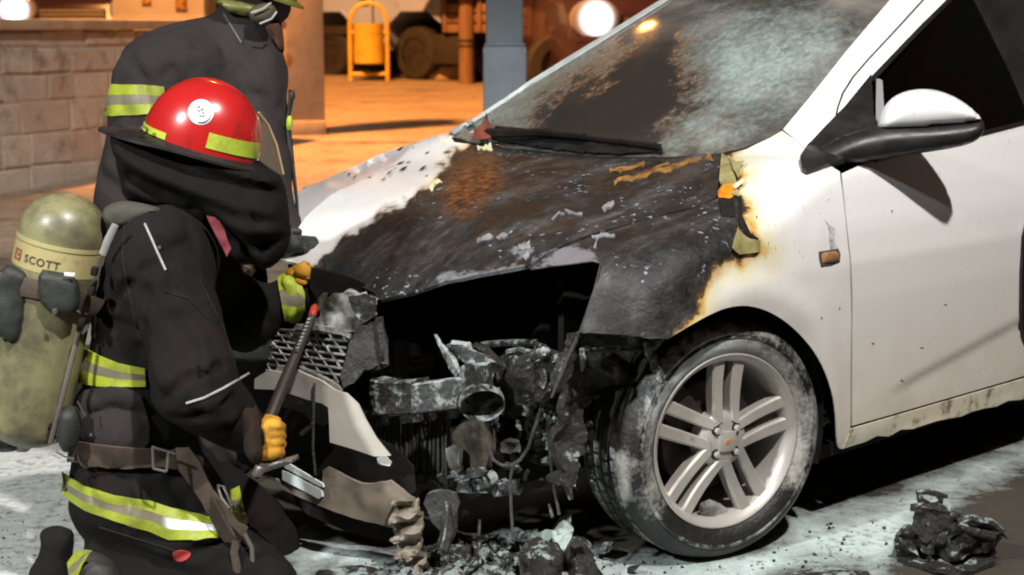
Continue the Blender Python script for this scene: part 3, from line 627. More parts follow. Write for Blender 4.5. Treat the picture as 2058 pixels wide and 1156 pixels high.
for i, (x, y, a, b) in enumerate([(1792, 424, 3, 6), (1862, 672, 9, 2), (1812, 765, 6, 2), (1780, 740, 7, 2), (1850, 700, 8, 2), (1715, 590, 2, 3), (1757, 690, 6, 2), (1700, 730, 2, 6), (1652, 640, 2, 5), (1648, 400, 2, 2), (1664, 401, 2, 2), (1672, 397, 2, 2), (1520, 440, 3, 8), (1830, 652, 6, 1.5), (1900, 612, 6, 1.5), (1745, 772, 9, 2), (1688, 620, 1.5, 4), (1692, 580, 1.5, 4)][::2]):
    side_streak('soot_speck', [(x - a * .6, y - b * .2), (x, y - b * .6), (x + a * .6, y - b * .15), (x + a * .2, y + b * .6)], m_dark, i)

for i in range(16):
    x = random.gauss(800, 55); y = 330 + (830 - x) * .38 + random.gauss(0, 16); a = random.uniform(2, 9)
    if sdpoly(np.array([x]), np.array([y]), W_HOOD)[0] < 12: continue
    sheet('soot_speck', [(x - a, y + a * .45), (x - a * .2, y - a * .12), (x + a, y - a * .5), (x + a * .25, y + a * .12)], onBody, car, m_soot, 0.0008, 5, off=0.0055, edge=2.5, seed=i)
# inner structure behind the panels (keeps the joints dark)
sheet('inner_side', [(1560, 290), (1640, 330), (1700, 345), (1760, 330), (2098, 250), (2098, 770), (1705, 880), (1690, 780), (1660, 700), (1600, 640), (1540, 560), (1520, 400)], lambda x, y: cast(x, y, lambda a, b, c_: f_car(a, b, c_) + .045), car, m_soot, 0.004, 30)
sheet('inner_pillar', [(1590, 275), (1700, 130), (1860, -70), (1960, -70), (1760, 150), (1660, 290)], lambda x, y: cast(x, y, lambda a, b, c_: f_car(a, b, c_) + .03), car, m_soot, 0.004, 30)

# windscreen with soot and powder
W_OUT = [(903, 268), (960, 236), (1010, 204), (1060, 170), (1130, 127), (1200, 84), (1270, 42), (1335, 0), (1440, -70), (1850, -70), (1792, 0), (1700, 107), (1640, 182), (1574, 262), (1540, 277), (1490, 296), (1440, 306), (1330, 314), (1200, 312), (1100, 303), (1010, 292), (940, 280)]
POW = smooth_poly([(1400, 60), (1480, 20), (1620, 20), (1720, 40), (1700, 100), (1640, 170), (1590, 225), (1500, 250), (1430, 240), (1385, 290), (1330, 304), (1360, 250), (1420, 190), (1390, 130)], 2)
POW2 = [(900, 262), (1060, 168), (1200, 82), (1215, 85), (1090, 165), (1040, 205), (1035, 255), (1022, 268), (1005, 250), (960, 280)]
SOOT = smooth_poly([(1020, 290), (1090, 190), (1230, 110), (1330, 70), (1400, 130), (1420, 190), (1350, 260), (1300, 310)], 2)
wind = sheet('windscreen', W_OUT, onBody, car, m_wind, 0.005, 11, off=-0.004, attrs=dict(
    pow=lambda x, y: np.maximum(np.maximum(sdpoly(x, y, POW), sdpoly(x, y, POW2) * .8 + 6), sdpoly(x, y, smooth_poly([(1330, 296), (1400, 250), (1560, 240), (1500, 290), (1380, 312)], 1)) - 14) / 800,
    soot=lambda x, y: sdpoly(x, y, SOOT) / 800))
sheet('windscreen_seal', [(903, 266), (960, 233), (1060, 167), (1200, 81), (1335, -3), (1440, -72), (1450, -70), (1343, 0), (1208, 84), (1068, 171), (966, 238), (914, 270)], onBody, car, M('pale_sealing_strip', (0.55, 0.58, 0.57), (0.42, 0.45, 0.44), sc=20, rough=0.6), 0.006, 7, off=0.004)
sheet('cowl', [(902, 270), (940, 281), (1010, 293), (1100, 303), (1200, 312), (1330, 314), (1440, 306), (1545, 277), (1572, 263), (1572, 268), (1500, 300), (1448, 314), (1330, 322), (1200, 322), (1100, 314), (1000, 303), (930, 293)], onBody, car, m_soot, 0.01, 8, off=-0.006, amp=0.004, fr=30)
wb = MB(); path = [C(x, y, 1, yy) + np.array([.0, 0, .035]) for x, y, yy in []]
def onWind(x, y, h): 
    p = cast(np.array([x], float), np.array([y], float))[0]; return Vector((p + np.array([.45, 0, .88]) * h).tolist())
blade = MB().tube([onWind(x, y, .018) for x, y in [(1002, 268), (1080, 276), (1160, 284), (1240, 294), (1330, 306)]], 0.009, 6)
blade.tube([onWind(x, y, .030) for x, y in [(985, 285), (1100, 284), (1180, 292)]], [.016, .012, .010], 6)
wip = blade.build('wiper', m_trim, car)
sheet('wiper_remnant', [(985, 283), (990, 262), (1060, 266), (1110, 262), (1180, 268), (1240, 286), (1330, 296), (1335, 313), (1200, 310), (1060, 296)], onBody, car, m_soot, 0.004, 8, off=0.006, amp=0.004, fr=30, seed=6, edge=4)
lump('red_plastic_lump', [(958, 290), (962, 275), (975, 264), (983, 250), (986, 238), (990, 252), (998, 268), (996, 290), (978, 293)], lambda x, y: cast(x, y) + np.array([.02, 0, .02]), car, M('faded_red_plastic', (0.28, 0.075, 0.045), (0.17, 0.05, 0.035), sc=30, rough=0.5), 0.016, 0.01, 6, amp=.003, fr=40)

# cabin seen dimly through the side pane
MBc = MB()
MBc.box((-1.45, .36, .72), (.14, .46, .62), Matrix.Rotation(rad(-14), 3, 'Y'), .05).box((-1.56, .36, 1.15), (.10, .26, .20), None, .04).box((-1.18, .36, .45), (.5, .48, .16), None, .05)
MBc.build('seat', M('seat_cloth', (0.05, 0.04, 0.035), (0.07, 0.055, 0.045), rough=0.9), car)
MB().lathe([(r_, z_) for r_, z_ in [(.185 + .015 * math.cos(a), .015 * math.sin(a)) for a in np.linspace(0, 2 * math.pi, 9)]], Matrix.Translation((-.86, .36, .90)) @ Matrix.Rotation(rad(65), 4, 'Y'), 28).build('steering_wheel', m_black, car)
MB().box((-.62, 0, .86), (.36, 1.3, .16), None, .05).build('dashboard', m_black, car)
MB().box((-1.49, .05, .85), (.03, 1.5, 1.2)).build('dark_cabin_backing', m_soot, car, False)  # added black panel stands for the dark rear of the cabin

# door mirror: black sail and foot, white cap on top
sheet('mirror_foot', [(1612, 348), (1608, 325), (1618, 308), (1655, 268), (1700, 222), (1752, 158), (1757, 240), (1775, 292), (1700, 325), (1620, 353)], onBody, car, m_black, 0.02, 9, off=0.016)
mir = lump('mirror_housing', smooth_poly([(1612, 352), (1612, 328), (1640, 300), (1700, 268), (1760, 254), (1800, 250), (1900, 246), (1974, 236), (1980, 256), (1972, 276), (1950, 290), (1900, 301), (1800, 315), (1700, 335)], 2),
    lambda x, y: C(x, y, 0, -.45 - .00095 * (x - 1612)), car, m_black, 0.055, 0.05, 8)
capo = lump('mirror_cap', smooth_poly([(1763, 262), (1766, 240), (1776, 214), (1798, 192), (1828, 181), (1862, 178), (1895, 184), (1930, 200), (1958, 222), (1976, 243), (1940, 249), (1850, 257)], 2),
    lambda x, y: C(x, y, 0, -.45 - .00095 * (x - 1612)), car, m_paint, 0.062, 0.05, 7, attrs=WH, pw=.36)
MB().prism([cast(np.array([x], float), np.array([y], float))[0] + np.array([.004, .03, 0]) for x, y in [(1752, 158), (1757, 162), (1762, 256), (1750, 256)]], (0, -.012, 0)).build('mirror_trim', M('grey_trim', (0.25, 0.25, 0.26), rough=0.35), car)

# ------------------------------------------------------------------ wheel, steered a little to the right
wheel = bpy.data.objects.new('wheel', None); COL.objects.link(wheel); wheel.parent = car
WC = Vector(C(1458, 886, 1, .80).tolist()); ST = rad(-13)
wheel.location = WC; wheel.rotation_euler = (0, 0, ST)
Mx = Matrix.Rotation(rad(-90), 4, 'X')             # lathe axis to the wheel's outward side
def wl(prof, n=72): return MB().lathe(prof, Mx, n)
TYR = [(.216, -.012), (.228, .006), (.250, .018), (.280, .020), (.296, .008), (.306, -.010), (.309, -.022)]
gro = []
for k in range(4):
    y0 = -.034 - .036 * k; gro += [(.311, y0), (.311, y0 - .024), (.303, y0 - .026), (.303, y0 - .033)]
TYR += gro + [(.311, -.180), (.304, -.192), (.285, -.208), (.245, -.212), (.216, -.195)]
RT = WC.z - 0.001
tb = MB().lathe([(r_ * RT / .311, z_) for r_, z_ in TYR], Mx, 96)
lm = np.array(tb.v); wmx = np.array(Matrix.Rotation(ST, 3, 'Z')); cpts = lm @ wmx.T + np.array(WC)
tx, ty, _ = topx(c2w(cpts))
SIDE = smooth_poly([(1290, 1010), (1284, 900), (1300, 780), (1345, 690), (1420, 645), (1510, 640), (1590, 690), (1650, 800), (1655, 950), (1610, 1010), (1500, 900), (1400, 940), (1340, 1030)], 1)
WHT = smooth_poly([(1290, 800), (1320, 715), (1390, 660), (1478, 640), (1482, 700), (1400, 740), (1350, 800), (1320, 850)], 1)
tyre = mesh('tyre', tb.v, tb.f, wheel, m_tyre, True, 35, dict(pow=np.maximum(sdpoly(tx, ty, SIDE) / 800 - .25 * (lm[:, 1] < -.02), sdpoly(tx, ty, [(1238, 915), (1258, 905), (1268, 940), (1264, 1000), (1248, 1020), (1240, 980)]) / 200 + .02), white=sdpoly(tx, ty, WHT) / 800))
for k in range(4):                                 # tread block sipes as ribs across the tread
    b = MB()
    for j in range(40):
        a = 2 * math.pi * (j + .3 * (k % 2)) / 56; r_ = RT + .0008
        b.box(Mx.to_3x3() @ Vector((r_ * math.cos(a), r_ * math.sin(a), -.046 - .036 * k)), (.0015, .026, .018), Mx.to_3x3() @ Matrix.Rotation(a, 3, 'Z'))
    kind(b.build('tread', m_tyre, wheel, False), 'stuff')
# raised sidewall ring and lettering-free rib
wl([(.262, .0205), (.266, .0225), (.270, .0215), (.272, .0205)]).build('sidewall_rib', m_tyre, wheel)
rim = wl([(.200, -.19), (.196, -.05), (.203, -.02), (.212, -.006), (.222, .003), (.2235, .007), (.220, .009), (.211, .004), (.203, -.008), (.199, -.016), (.196, -.04)]).build('rim', m_rim, wheel)
hub = wl([(.0, .004), (.022, .003), (.045, .001), (.062, -.004), (.072, -.014), (.074, -.05)], 40).build('hub', m_rim, wheel)
for k in range(5):
    for sgn in (-1, 1):
        a = rad(49 + 72 * k); b = MB(); prof = []
        A0, A1 = a + sgn * rad(22), a + sgn * rad(9.5)
        for i in range(7):
            u = i / 6; r_ = .052 + (.203 - .052) * u; aa = a + sgn * math.asin((.025 + .006 * u) / r_); hw = .0150 + .003 * u; dz = -.002 - .012 * math.sin(u * math.pi) * .6 - .012 * u
            c_ = Vector((r_ * math.cos(aa), r_ * math.sin(aa), dz)); t_ = Vector((-math.sin(aa), math.cos(aa), 0))
            prof.append([c_ - t_ * hw, c_ - t_ * hw * .72 + Vector((0, 0, .006)), c_ + t_ * hw * .72 + Vector((0, 0, .006)), c_ + t_ * hw, c_ + t_ * hw * .8 + Vector((0, 0, -.03)), c_ - t_ * hw * .8 + Vector((0, 0, -.03))])
        vs = [Mx @ v for q in prof for v in q]
        b.add(vs, [(i * 6 + q, i * 6 + (q + 1) % 6, (i + 1) * 6 + (q + 1) % 6, (i + 1) * 6 + q) for i in range(6) for q in range(6)] + [tuple(range(6))[::-1], tuple(range(36, 42))])
        b.build('spoke', m_rim, wheel, True, 30)
for k in range(4):
    a = rad(45 + 90 * k); c_ = Vector((.043 * math.cos(a), .043 * math.sin(a), 0))
    MB().lathe([(.0, .001), (.0125, .001), (.0135, -.003)], Mx @ Matrix.Translation(c_ + Vector((0, 0, .003))), 20).build('nut_recess', m_soot, wheel)
    MB().lathe([(.0, .010), (.006, .010), (.0085, .008), (.009, .0)], Mx @ Matrix.Translation(c_ + Vector((0, 0, .003))), 6).build('lug_nut', m_rim, wheel, False)
MB().box(Mx @ Vector((0, 0, .006)), (.052, .008, .052), Matrix.Rotation(rad(-4), 3, 'Y'), .003).build('centre_cap', m_rim, wheel)
bt = [(-.014, -.003), (-.006, -.003), (-.005, -.007), (.007, -.007), (.006, -.003), (.014, -.003), (.014, .003), (.006, .003), (.005, .007), (-.007, .007), (-.006, .003), (-.014, .003)]
Rb = Matrix.Rotation(rad(28), 3, 'Z')
MB().prism([Mx @ (Rb @ Vector((x * .8, y * .8, .0098))) for x, y in bt], Mx.to_3x3() @ Vector((0, 0, .002))).build('emblem', M('worn_red_gold_emblem', (0.40, 0.10, 0.05), (0.50, 0.28, 0.12), sc=200, rough=0.4), wheel, False)
wl([(.02, -.075), (.14, -.075), (.142, -.08), (.142, -.095), (.02, -.095)], 48).build('brake_disc', m_disc, wheel)
MB().box((.10, -.075, .075), (.10, .06, .12), Matrix.Rotation(rad(40), 3, 'Y'), .015).build('brake_caliper', m_disc, wheel)
# a flake of white powder and melted drips stuck on the tyre
def onTyre(x, y): return C(x, y, 1, WC.y + .012)
lump('foam_clot', [(1408, 1010), (1425, 1003), (1448, 1012), (1470, 1030), (1462, 1045), (1420, 1046), (1405, 1030)], lambda x, y: C(x, y, 1, WC.y - .03), car, m_fascia, .012, .01, 7, amp=.004, fr=50)

# wheel arch: liner, lip, grit
lin = MB(); n = 24; A = [rad(62 + 136 * i / n) for i in range(n + 1)]
vs = [(.375 * math.cos(a) - .0, yy, .305 + .375 * math.sin(a)) for a in A for yy in (.835, .40)]
lin.add(vs, [(2 * i, 2 * i + 1, 2 * i + 3, 2 * i + 2) for i in range(n)]); lin.add([(.375 * math.cos(a), .40, .305 + .375 * math.sin(a)) for a in [rad(-20 + 220 * i / n) for i in range(n + 1)]], [tuple(range(n + 1))])
lin.build('arch_liner', m_soot, car)
for i in range(46):                                # frayed liner edge with powder behind the wheel
    pass
sheet('powdered_liner_edge', [(1640, 770), (1656, 790), (1662, 850), (1650, 905), (1630, 912), (1640, 850)], onC(1, .74), car, m_char2, 0.01, 6, amp=.012, fr=60, edge=5)

# ------------------------------------------------------------------ engine bay and burnt front
eb = MB()
eb.box((-.30, 0, .52), (.04, 1.5, .82)).box((.02, -.56, .52), (.62, .03, .44)).box((-.02, .46, .50), (.50, .02, .40))
eb.build('engine_bay', m_soot, car, False)
MB().box((-1.42, 0, .18), (2.7, 1.5, .04)).build('underbody', m_soot, car, False)
lump('engine_block', [(800, 690), (840, 660), (980, 650), (1100, 670), (1120, 760), (1080, 840), (900, 860), (810, 800)], onC(0, .16), car, m_soot, .10, .2, 16, amp=.03, fr=14)
# bumper cover: pale band under the grille, its torn left end, lower lip
def onFront(dx=0.0): return lambda x, y: cast(x, y, lambda a, b, c_: f_low(a, b, c_)) - np.array([dx, 0, 0])
m_fp = onFront()
def X(x, val=.64): return onC(0, val)
FX = lambda x, y: np.interp(np.asarray(x, float), [440, 560, 660, 760, 860, 960], [.76, .75, .73, .66, .58, .50])
onNose = lambda x, y: C(x, y, 0, FX(x, y))
def off(fn, d): return lambda x, y: fn(x, y) + np.array(d)
sheet('grille_surround', [(628, 652), (640, 640), (655, 604), (668, 591), (700, 588), (738, 592), (757, 602), (750, 636), (728, 652), (712, 668), (670, 660)], onNose, car, m_fascia, .014, 6, amp=.016, fr=22, seed=11, edge=4)
sheet('charred_corner', [(706, 594), (740, 592), (762, 600), (756, 640), (742, 650), (726, 640), (712, 618)], off(onNose, (.012, .004, .004)), car, m_char, .008, 6, amp=.012, fr=30, seed=14, edge=4)
sheet('grille_top_trim', [(598, 652), (640, 652), (690, 662), (708, 672), (706, 680), (688, 672), (640, 662), (598, 660)], off(onNose, (.006, 0, 0)), car, m_fascia, .012, 6, edge=1)
sheet('grille_edge', [(706, 660), (724, 650), (745, 646), (754, 700), (758, 735), (744, 745), (730, 742), (712, 770), (690, 780), (684, 760), (700, 700)], onNose, car, m_grey, .014, 8, amp=.008, fr=20, seed=12, edge=2)
sheet('grille_bracket', [(738, 642), (752, 640), (762, 690), (760, 742), (742, 748), (730, 740), (724, 690)], off(onNose, (-.02, 0, 0)), car, m_grey, .02, 8, amp=.004, fr=20)
MB().tube([CV(x, y, 0, .64) for x, y in [(776, 692), (778, 730), (745, 732)]], .006, 4).build('bracket_strip', m_grey, car)
sheet('grille_back', [(560, 640), (706, 655), (690, 780), (560, 750)], onC(0, .60), car, m_soot, .004, 20)
# lattice: each bar and each strut of the grille is a piece of its own
def g2(u, v_): return 556 + 146 * u - 20 * v_, 662 + 82 * v_ + 10 * u + 14 * u * v_
def gp(u, v_, d=0.0): x, y = g2(u, v_); return C(np.array([x]), np.array([y]), 0, FX(x, y) - .006 - d)[0]
m_gbar = M('dusty_grille_plastic', (0.34, 0.34, 0.325), (0.07, 0.07, 0.066), sc=26, rough=0.6, lo=.42, hi=.58)
RW = 7
for r_ in range(RW + 1):
    pp = [gp(u_, r_ / RW) for u_ in np.linspace(0, 1, 6)]
    MB().tube(pp, .0042, 6, flat=.75).build('grille_bar', m_gbar, car)
for r_ in range(RW):
    for k in range(6):
        u0 = (k + (.5 if r_ % 2 else 0)) / 5.5 + .03
        if u0 < 1: MB().tube([gp(u0 - .03, r_ / RW), gp(u0 + .03, (r_ + 1) / RW)], .0040, 5).build('grille_strut', m_gbar, car)
sheet('grille_lower_trim', [(560, 735), (600, 735), (640, 752), (682, 775), (690, 785), (684, 790), (640, 772), (600, 752), (556, 745)], off(onNose, (.004, 0, 0)), car, m_fascia, .012, 7)
bump_top = [(520, 760), (548, 742), (572, 748), (600, 740), (650, 762), (684, 784), (705, 790), (728, 812), (742, 842), (765, 880), (793, 914), (760, 916), (720, 903), (670, 888), (669, 850), (667, 818), (655, 810), (620, 800), (590, 790), (560, 782), (520, 780)]
sheet('bumper_cover', bump_top, off(onNose, (.012, 0, 0)), car, m_bumper, .006, 9, amp=.003, fr=10, seed=21)
sheet('bumper_insert', [(560, 792), (592, 797), (630, 812), (660, 820), (667, 828), (668, 850), (650, 852), (640, 858), (618, 850), (600, 832), (560, 820)], off(onNose, (-.014, 0, 0)), car, m_grey, .006, 8)
sheet('lower_intake_back', [(400, 620), (560, 640), (600, 760), (660, 800), (680, 880), (735, 912), (775, 950), (780, 1000), (740, 1040), (640, 1010), (520, 985), (420, 940)], off(onNose, (-.09, 0, 0)), car, m_soot, .004, 20)
lump('headlamp', smooth_poly([(420, 640), (520, 630), (570, 650), (580, 700), (565, 735), (500, 740), (420, 730)], 2), off(onNose, (-.05, 0, 0)), car, m_trim, .05, .03, 10)
sheet('lamp_glint', [(502, 664), (520, 666), (545, 682), (550, 694), (538, 696), (510, 682)], off(onNose, (.0, 0, 0)), car, m_whitebar, .004, 6, amp=.004, fr=50)  # white strip paints the reflection on the far headlamp
LX = lambda x, y: np.interp(np.asarray(x, float), [440, 560, 660, 760, 860, 960], [.76, .75, .72, .66, .60, .55])
onLip = lambda x, y: C(x, y, 0, LX(x, y))
lip = [(560, 960), (600, 985), (655, 1002), (654, 945), (664, 938), (700, 955), (728, 968), (752, 970), (790, 966), (815, 985), (836, 1005), (842, 1035), (846, 1060), (800, 1062), (740, 1048), (690, 1030), (640, 1012), (580, 985)]
sheet('bumper_lip', lip, off(onLip, (.01, 0, 0)), car, m_bumplow, .008, 8, amp=.008, fr=12, seed=23, edge=1.5)
sheet('lit_lip_strip', [(577, 944), (586, 946), (655, 982), (658, 996), (650, 1000), (578, 962)], off(onLip, (.016, 0, 0)), car, m_whitebar, .008, 8)  # white colour stands for strong light on a strip of the lip
sheet('lit_lip_line', [(584, 930), (590, 930), (658, 970), (660, 977), (652, 975), (582, 938)], off(onLip, (.016, 0, 0)), car, m_whitebar, .006, 8)  # thin line of the same painted light
sheet('lower_spoiler', [(560, 985), (640, 1016), (690, 1034), (740, 1052), (800, 1066), (822, 1100), (760, 1095), (680, 1075), (600, 1040), (550, 1000)], off(onLip, (-.03, 0, 0)), car, m_soot, .006, 14)
# the molten fold that hangs from the bumper lip to the ground
def fold(x, y):
    p = onLip(x, y); s_ = np.sin((np.asarray(y) - 1000) * .16 + np.asarray(x) * .05) * .016 + np.sin(np.asarray(y) * .37) * .006
    return p + np.stack([s_, s_ * .6, 0 * s_], -1)
sheet('molten_fold', [(795, 1000), (822, 990), (846, 1000), (856, 1040), (852, 1085), (858, 1120), (852, 1142), (838, 1150), (815, 1138), (806, 1100), (796, 1060)], off(fold, (.03, 0.02, 0)), car, m_bumplow, .010, 5, amp=.010, fr=30, seed=31, edge=3)
sheet('bent_plate', [(846, 990), (880, 982), (905, 990), (912, 1006), (908, 1035), (896, 1078), (884, 1104), (868, 1090), (874, 1062), (858, 1040), (842, 1010)], off(onLip, (.0, .02, 0)), car, m_grey, .012, 7, amp=.012, fr=18, seed=33, edge=2)
MB().tube([Vector(off(onLip, (.02, .03, 0))(np.array([x]), np.array([y]))[0].tolist()) for x, y in [(893, 1000), (896, 1030), (889, 1070), (880, 1102)]], .003, 5).build('plate_fold', m_steel, car)
sheet('white_shard', [(738, 925), (752, 917), (768, 934), (764, 942), (740, 938)], off(onNose, (-.03, 0, 0)), car, m_whitebar, .004, 5)
# crash beam, its end, bracket, tow tube
def beam(x0, x1, top, bot, xv0, xv1, name, mm, dep, seed):
    n = 9; xs = np.linspace(x0, x1, n); b = MB(); rings = []
    for i, x in enumerate(xs):
        u = i / (n - 1); xv = xv0 + (xv1 - xv0) * u; t_, l_ = C(x, top(u), 0, xv), C(x, bot(u), 0, xv); h_ = t_ - l_; d_ = np.array([dep, 0, 0])
        rings.append([t_ - d_, t_ - d_ * .12, t_ - h_ * .05, t_ - h_ * .45, t_ - h_ * .50, t_ - h_ * .94, l_ - d_ * .12, l_ - d_])
    vs = [v for q in rings for v in q]; k = 8
    b.add(vs, [(i * k + j, i * k + (j + 1) % k, (i + 1) * k + (j + 1) % k, (i + 1) * k + j) for i in range(n - 1) for j in range(k)] + [tuple(range(k))[::-1], tuple((n - 1) * k + j for j in range(k))])
    return b.build(name, mm, car, True, 30)
beam(742, 832, lambda u: 762 + 6 * math.sin(u * 3), lambda u: 838 - 4 * u, .60, .555, 'crash_beam', m_char2, .05, 1)
beam(826, 934, lambda u: 772 - 14 * u, lambda u: 834 - 12 * u, .56, .50, 'crash_beam_end', m_steel, .06, 2)
sheet('beam_bracket', [(924, 738), (938, 730), (972, 736), (974, 770), (955, 800), (948, 828), (934, 815), (928, 790)], onC(0, .50), car, m_char2, .02, 7, amp=.008, fr=30, seed=41)
ho = CV(962, 800, 0, .51)
MB().lathe([(.0, -.012), (.016, -.012), (.02, -.004), (.026, -.010), (.034, -.004), (.040, .006), (.044, .02), (.040, .05)], Matrix.Translation(ho) @ Matrix.Rotation(rad(60), 4, 'Z') @ Matrix.Rotation(rad(-80), 4, 'Y') @ Matrix.Scale(-1, 4, (0, 0, 1)), 24, 1.0, 1.35).build('horn', m_char2, car)
# crumpled molten sheets between beam and wheel
sheet('molten_shroud', [(930, 700), (960, 706), (985, 735), (1030, 720), (1075, 700), (1110, 730), (1105, 790), (1070, 815), (1020, 850), (985, 810), (965, 770), (940, 735)], onC(0, .42), car, m_char, .02, 8, amp=.05, fr=14, seed=43, edge=6)
sheet('radiator_rail', [(872, 672), (882, 690), (905, 715), (920, 750), (914, 758), (900, 740), (886, 705)], onC(0, .48), car, m_steel, .012, 6, amp=.004, fr=40, seed=44)
sheet('rail_mount', [(910, 690), (930, 690), (950, 706), (975, 718), (990, 730), (960, 735), (935, 730), (915, 714)], onC(0, .47), car, m_steel, .02, 6, amp=.012, fr=40, seed=45, edge=3)
sheet('cooler_bracket', [(900, 880), (912, 868), (925, 845), (960, 832), (985, 850), (982, 905), (975, 942), (945, 962), (912, 945), (902, 920)], onC(0, .46), car, m_tan, .02, 8, amp=.012, fr=22, seed=46, edge=2)
sheet('cooler_plate', [(896, 902), (910, 894), (922, 905), (928, 945), (918, 952), (900, 935)], onC(0, .49), car, m_fascia, .01, 6, amp=.006, fr=40, seed=47)
sheet('fuse_box', [(790, 690), (812, 684), (838, 700), (850, 720), (846, 745), (812, 752), (794, 740)], onC(0, .38), car, m_grey, .04, 7, amp=.006, fr=30, seed=48)
for y_ in (716, 726, 738): MB().tube([CV(806, y_, 0, .39), CV(848, y_ - 3, 0, .39)], .004, 4).build('fuse_box_rib', m_tan, car)
MB().tube([CV(817, 690, 0, .40), CV(816, 760, 0, .40)], .006, 5).build('post', m_grey, car)
sheet('rusty_mount', [(818, 690), (836, 690), (842, 712), (820, 715)], onC(0, .40), car, m_tan, .01, 5)
tw = CV(962, 974, 0, .46); ax_ = Vector((.9, -.1, -.25))
MB().lathe([(.0105, -.05), (.017, -.05), (.021, -.03), (.021, 0), (.018, .006), (.012, .006), (.0115, -.05)], Matrix.Translation(tw) @ ax_.to_track_quat('Z', 'Y').to_matrix().to_4x4(), 20).build('tow_tube', m_steel, car)
sheet('subframe', [(860, 955), (900, 960), (945, 968), (990, 975), (1040, 965), (1045, 995), (990, 1000), (930, 990), (870, 985)], onC(0, .42), car, m_steel, .03, 8, amp=.02, fr=24, seed=49, edge=4)
sheet('subframe_ledge', [(905, 950), (960, 940), (978, 948), (970, 958), (915, 966)], onC(0, .475), car, m_steel, .012, 6, amp=.006, fr=40, seed=50)
# radiator with its fins, hoses and bent pieces crowded in the bay
rd = random.Random(5)
radm = M('sooted_fins', (0.030, 0.027, 0.024), (0.07, 0.066, 0.06), sc=18, rough=.6, r2=.8, dirt=(.26, .28, .27), dsc=26, damt=(.60, .72))
for k in range(-4, 17): sheet('radiator_fin', [(762 + 8.4 * k, 842 - .6 * k), (766 + 8.4 * k, 842 - .6 * k), (768 + 8 * k, 948 + 1.2 * k), (764 + 8 * k, 948 + 1.2 * k)], onC(0, .44), car, radm, .012, 24, amp=.006, fr=12, seed=k, edge=1.5)
sheet('radiator_tank', [(750, 838), (905, 826), (908, 842), (755, 856)], onC(0, .45), car, m_char2, .03, 8, amp=.008, fr=20)
sheet('radiator_tank', [(760, 944), (900, 962), (900, 980), (765, 960)], onC(0, .45), car, m_char2, .03, 8, amp=.008, fr=20, seed=4)
def hose(pts, r_, xv, mm): MB().tube([CV(x, y, 0, xv + rd.uniform(-.015, .015)) for x, y in chaikin(pts, 2)], pxm(r_, 3.95), 8).build('hose', mm, car)
for pts, r_, xv in (([(880, 858), (930, 880), (990, 870), (1050, 900), (1110, 880)], 9, .36), ([(800, 690), (860, 720), (930, 700), (1000, 690), (1080, 690)], 8, .30), ([(1010, 860), (1040, 905), (1090, 930), (1150, 920)], 10, .32), ([(860, 860), (868, 910), (862, 950)], 8, .42), ([(1000, 760), (1050, 780), (1100, 760), (1150, 770)], 9, .36), ([(790, 760), (770, 700), (775, 660)], 6, .42), ([(1075, 690), (1130, 720), (1180, 700)], 6, .40)): hose(pts, r_, xv, rd.choice((m_char, m_char2, m_soot)))
for k in range(64):
    x, y = (rd.gauss(1010, 95), rd.gauss(830, 85)) if k % 3 else (rd.uniform(800, 1150), rd.uniform(900, 1010))
    if y < 700 or y > 1010 or x < 800 or x > 1170: continue
    a, s1, s2 = rd.uniform(0, 3.1), rd.uniform(8, 26), rd.uniform(4, 12); ca, sa = math.cos(a), math.sin(a)
    q = [(x + ca * u_ * s1 - sa * v_ * s2, y + sa * u_ * s1 + ca * v_ * s2) for u_, v_ in ((-1, -.8), (.1, -1), (1, -.5), (.8, .7), (-.2, 1), (-.9, .6))]
    sheet('bent_scrap', q, onC(0, rd.uniform(.26, .43)), car, rd.choice((m_char, m_char2, m_char2, m_steel, m_grey)), rd.uniform(.004, .02), 6, amp=rd.uniform(.006, .02), fr=30, seed=k, edge=3)
sheet('washer_neck', [(1006, 716), (1030, 708), (1062, 712), (1070, 740), (1064, 790), (1030, 812), (1008, 790), (998, 750)], onC(0, .40), car, m_char, .03, 8, amp=.01, fr=16, seed=81)
MB().tube([CV(x, y, 1, .725) for x, y in [(1208, 530), (1196, 580), (1180, 630), (1166, 668)]], [.003, .004, .005, .004], 6).build('wing_edge', m_grey, car)
MB().tube([CV(x, y, 1, .71) for x, y in [(1166, 668), (1146, 708), (1120, 770), (1108, 800)]], [.004, .005, .005, .003], 6).build('wing_edge', m_grey, car)
# powder-speckled drips of plastic
def drip(x0, y0, x1, y1, wd, xv, seed, mm=None, nm='molten_drip'):
    r = random.Random(seed); n = 7; pts = [CV(x0 + (x1 - x0) * i / n + r.uniform(-4, 4), y0 + (y1 - y0) * i / n, 0, xv + r.uniform(-.01, .01)) for i in range(n + 1)]
    MB().tube(pts, [pxm(wd, 3.9) * r.uniform(.35, 1) * (1 - .5 * i / n) for i in range(n + 1)], 6).build(nm, mm or m_char2, car)
for i, (a, b, c_, d, e, xv) in enumerate([(1085, 700, 1070, 850, 16, .36), (1105, 720, 1100, 905, 14, .37), (1120, 780, 1118, 900, 12, .34), (1058, 790, 1062, 830, 9, .40), (1045, 845, 1042, 890, 9, .40), (1000, 780, 995, 850, 10, .44), (985, 820, 1002, 860, 9, .44), (1130, 860, 1150, 908, 6, .33),
    (1090, 850, 1096, 890, 13, .37), (1135, 760, 1120, 870, 10, .33), (1150, 700, 1140, 860, 10, .32), (1160, 930, 1158, 985, 5, .3), (1190, 955, 1195, 990, 5, .28)]): drip(a, b, c_, d, e, xv, i)
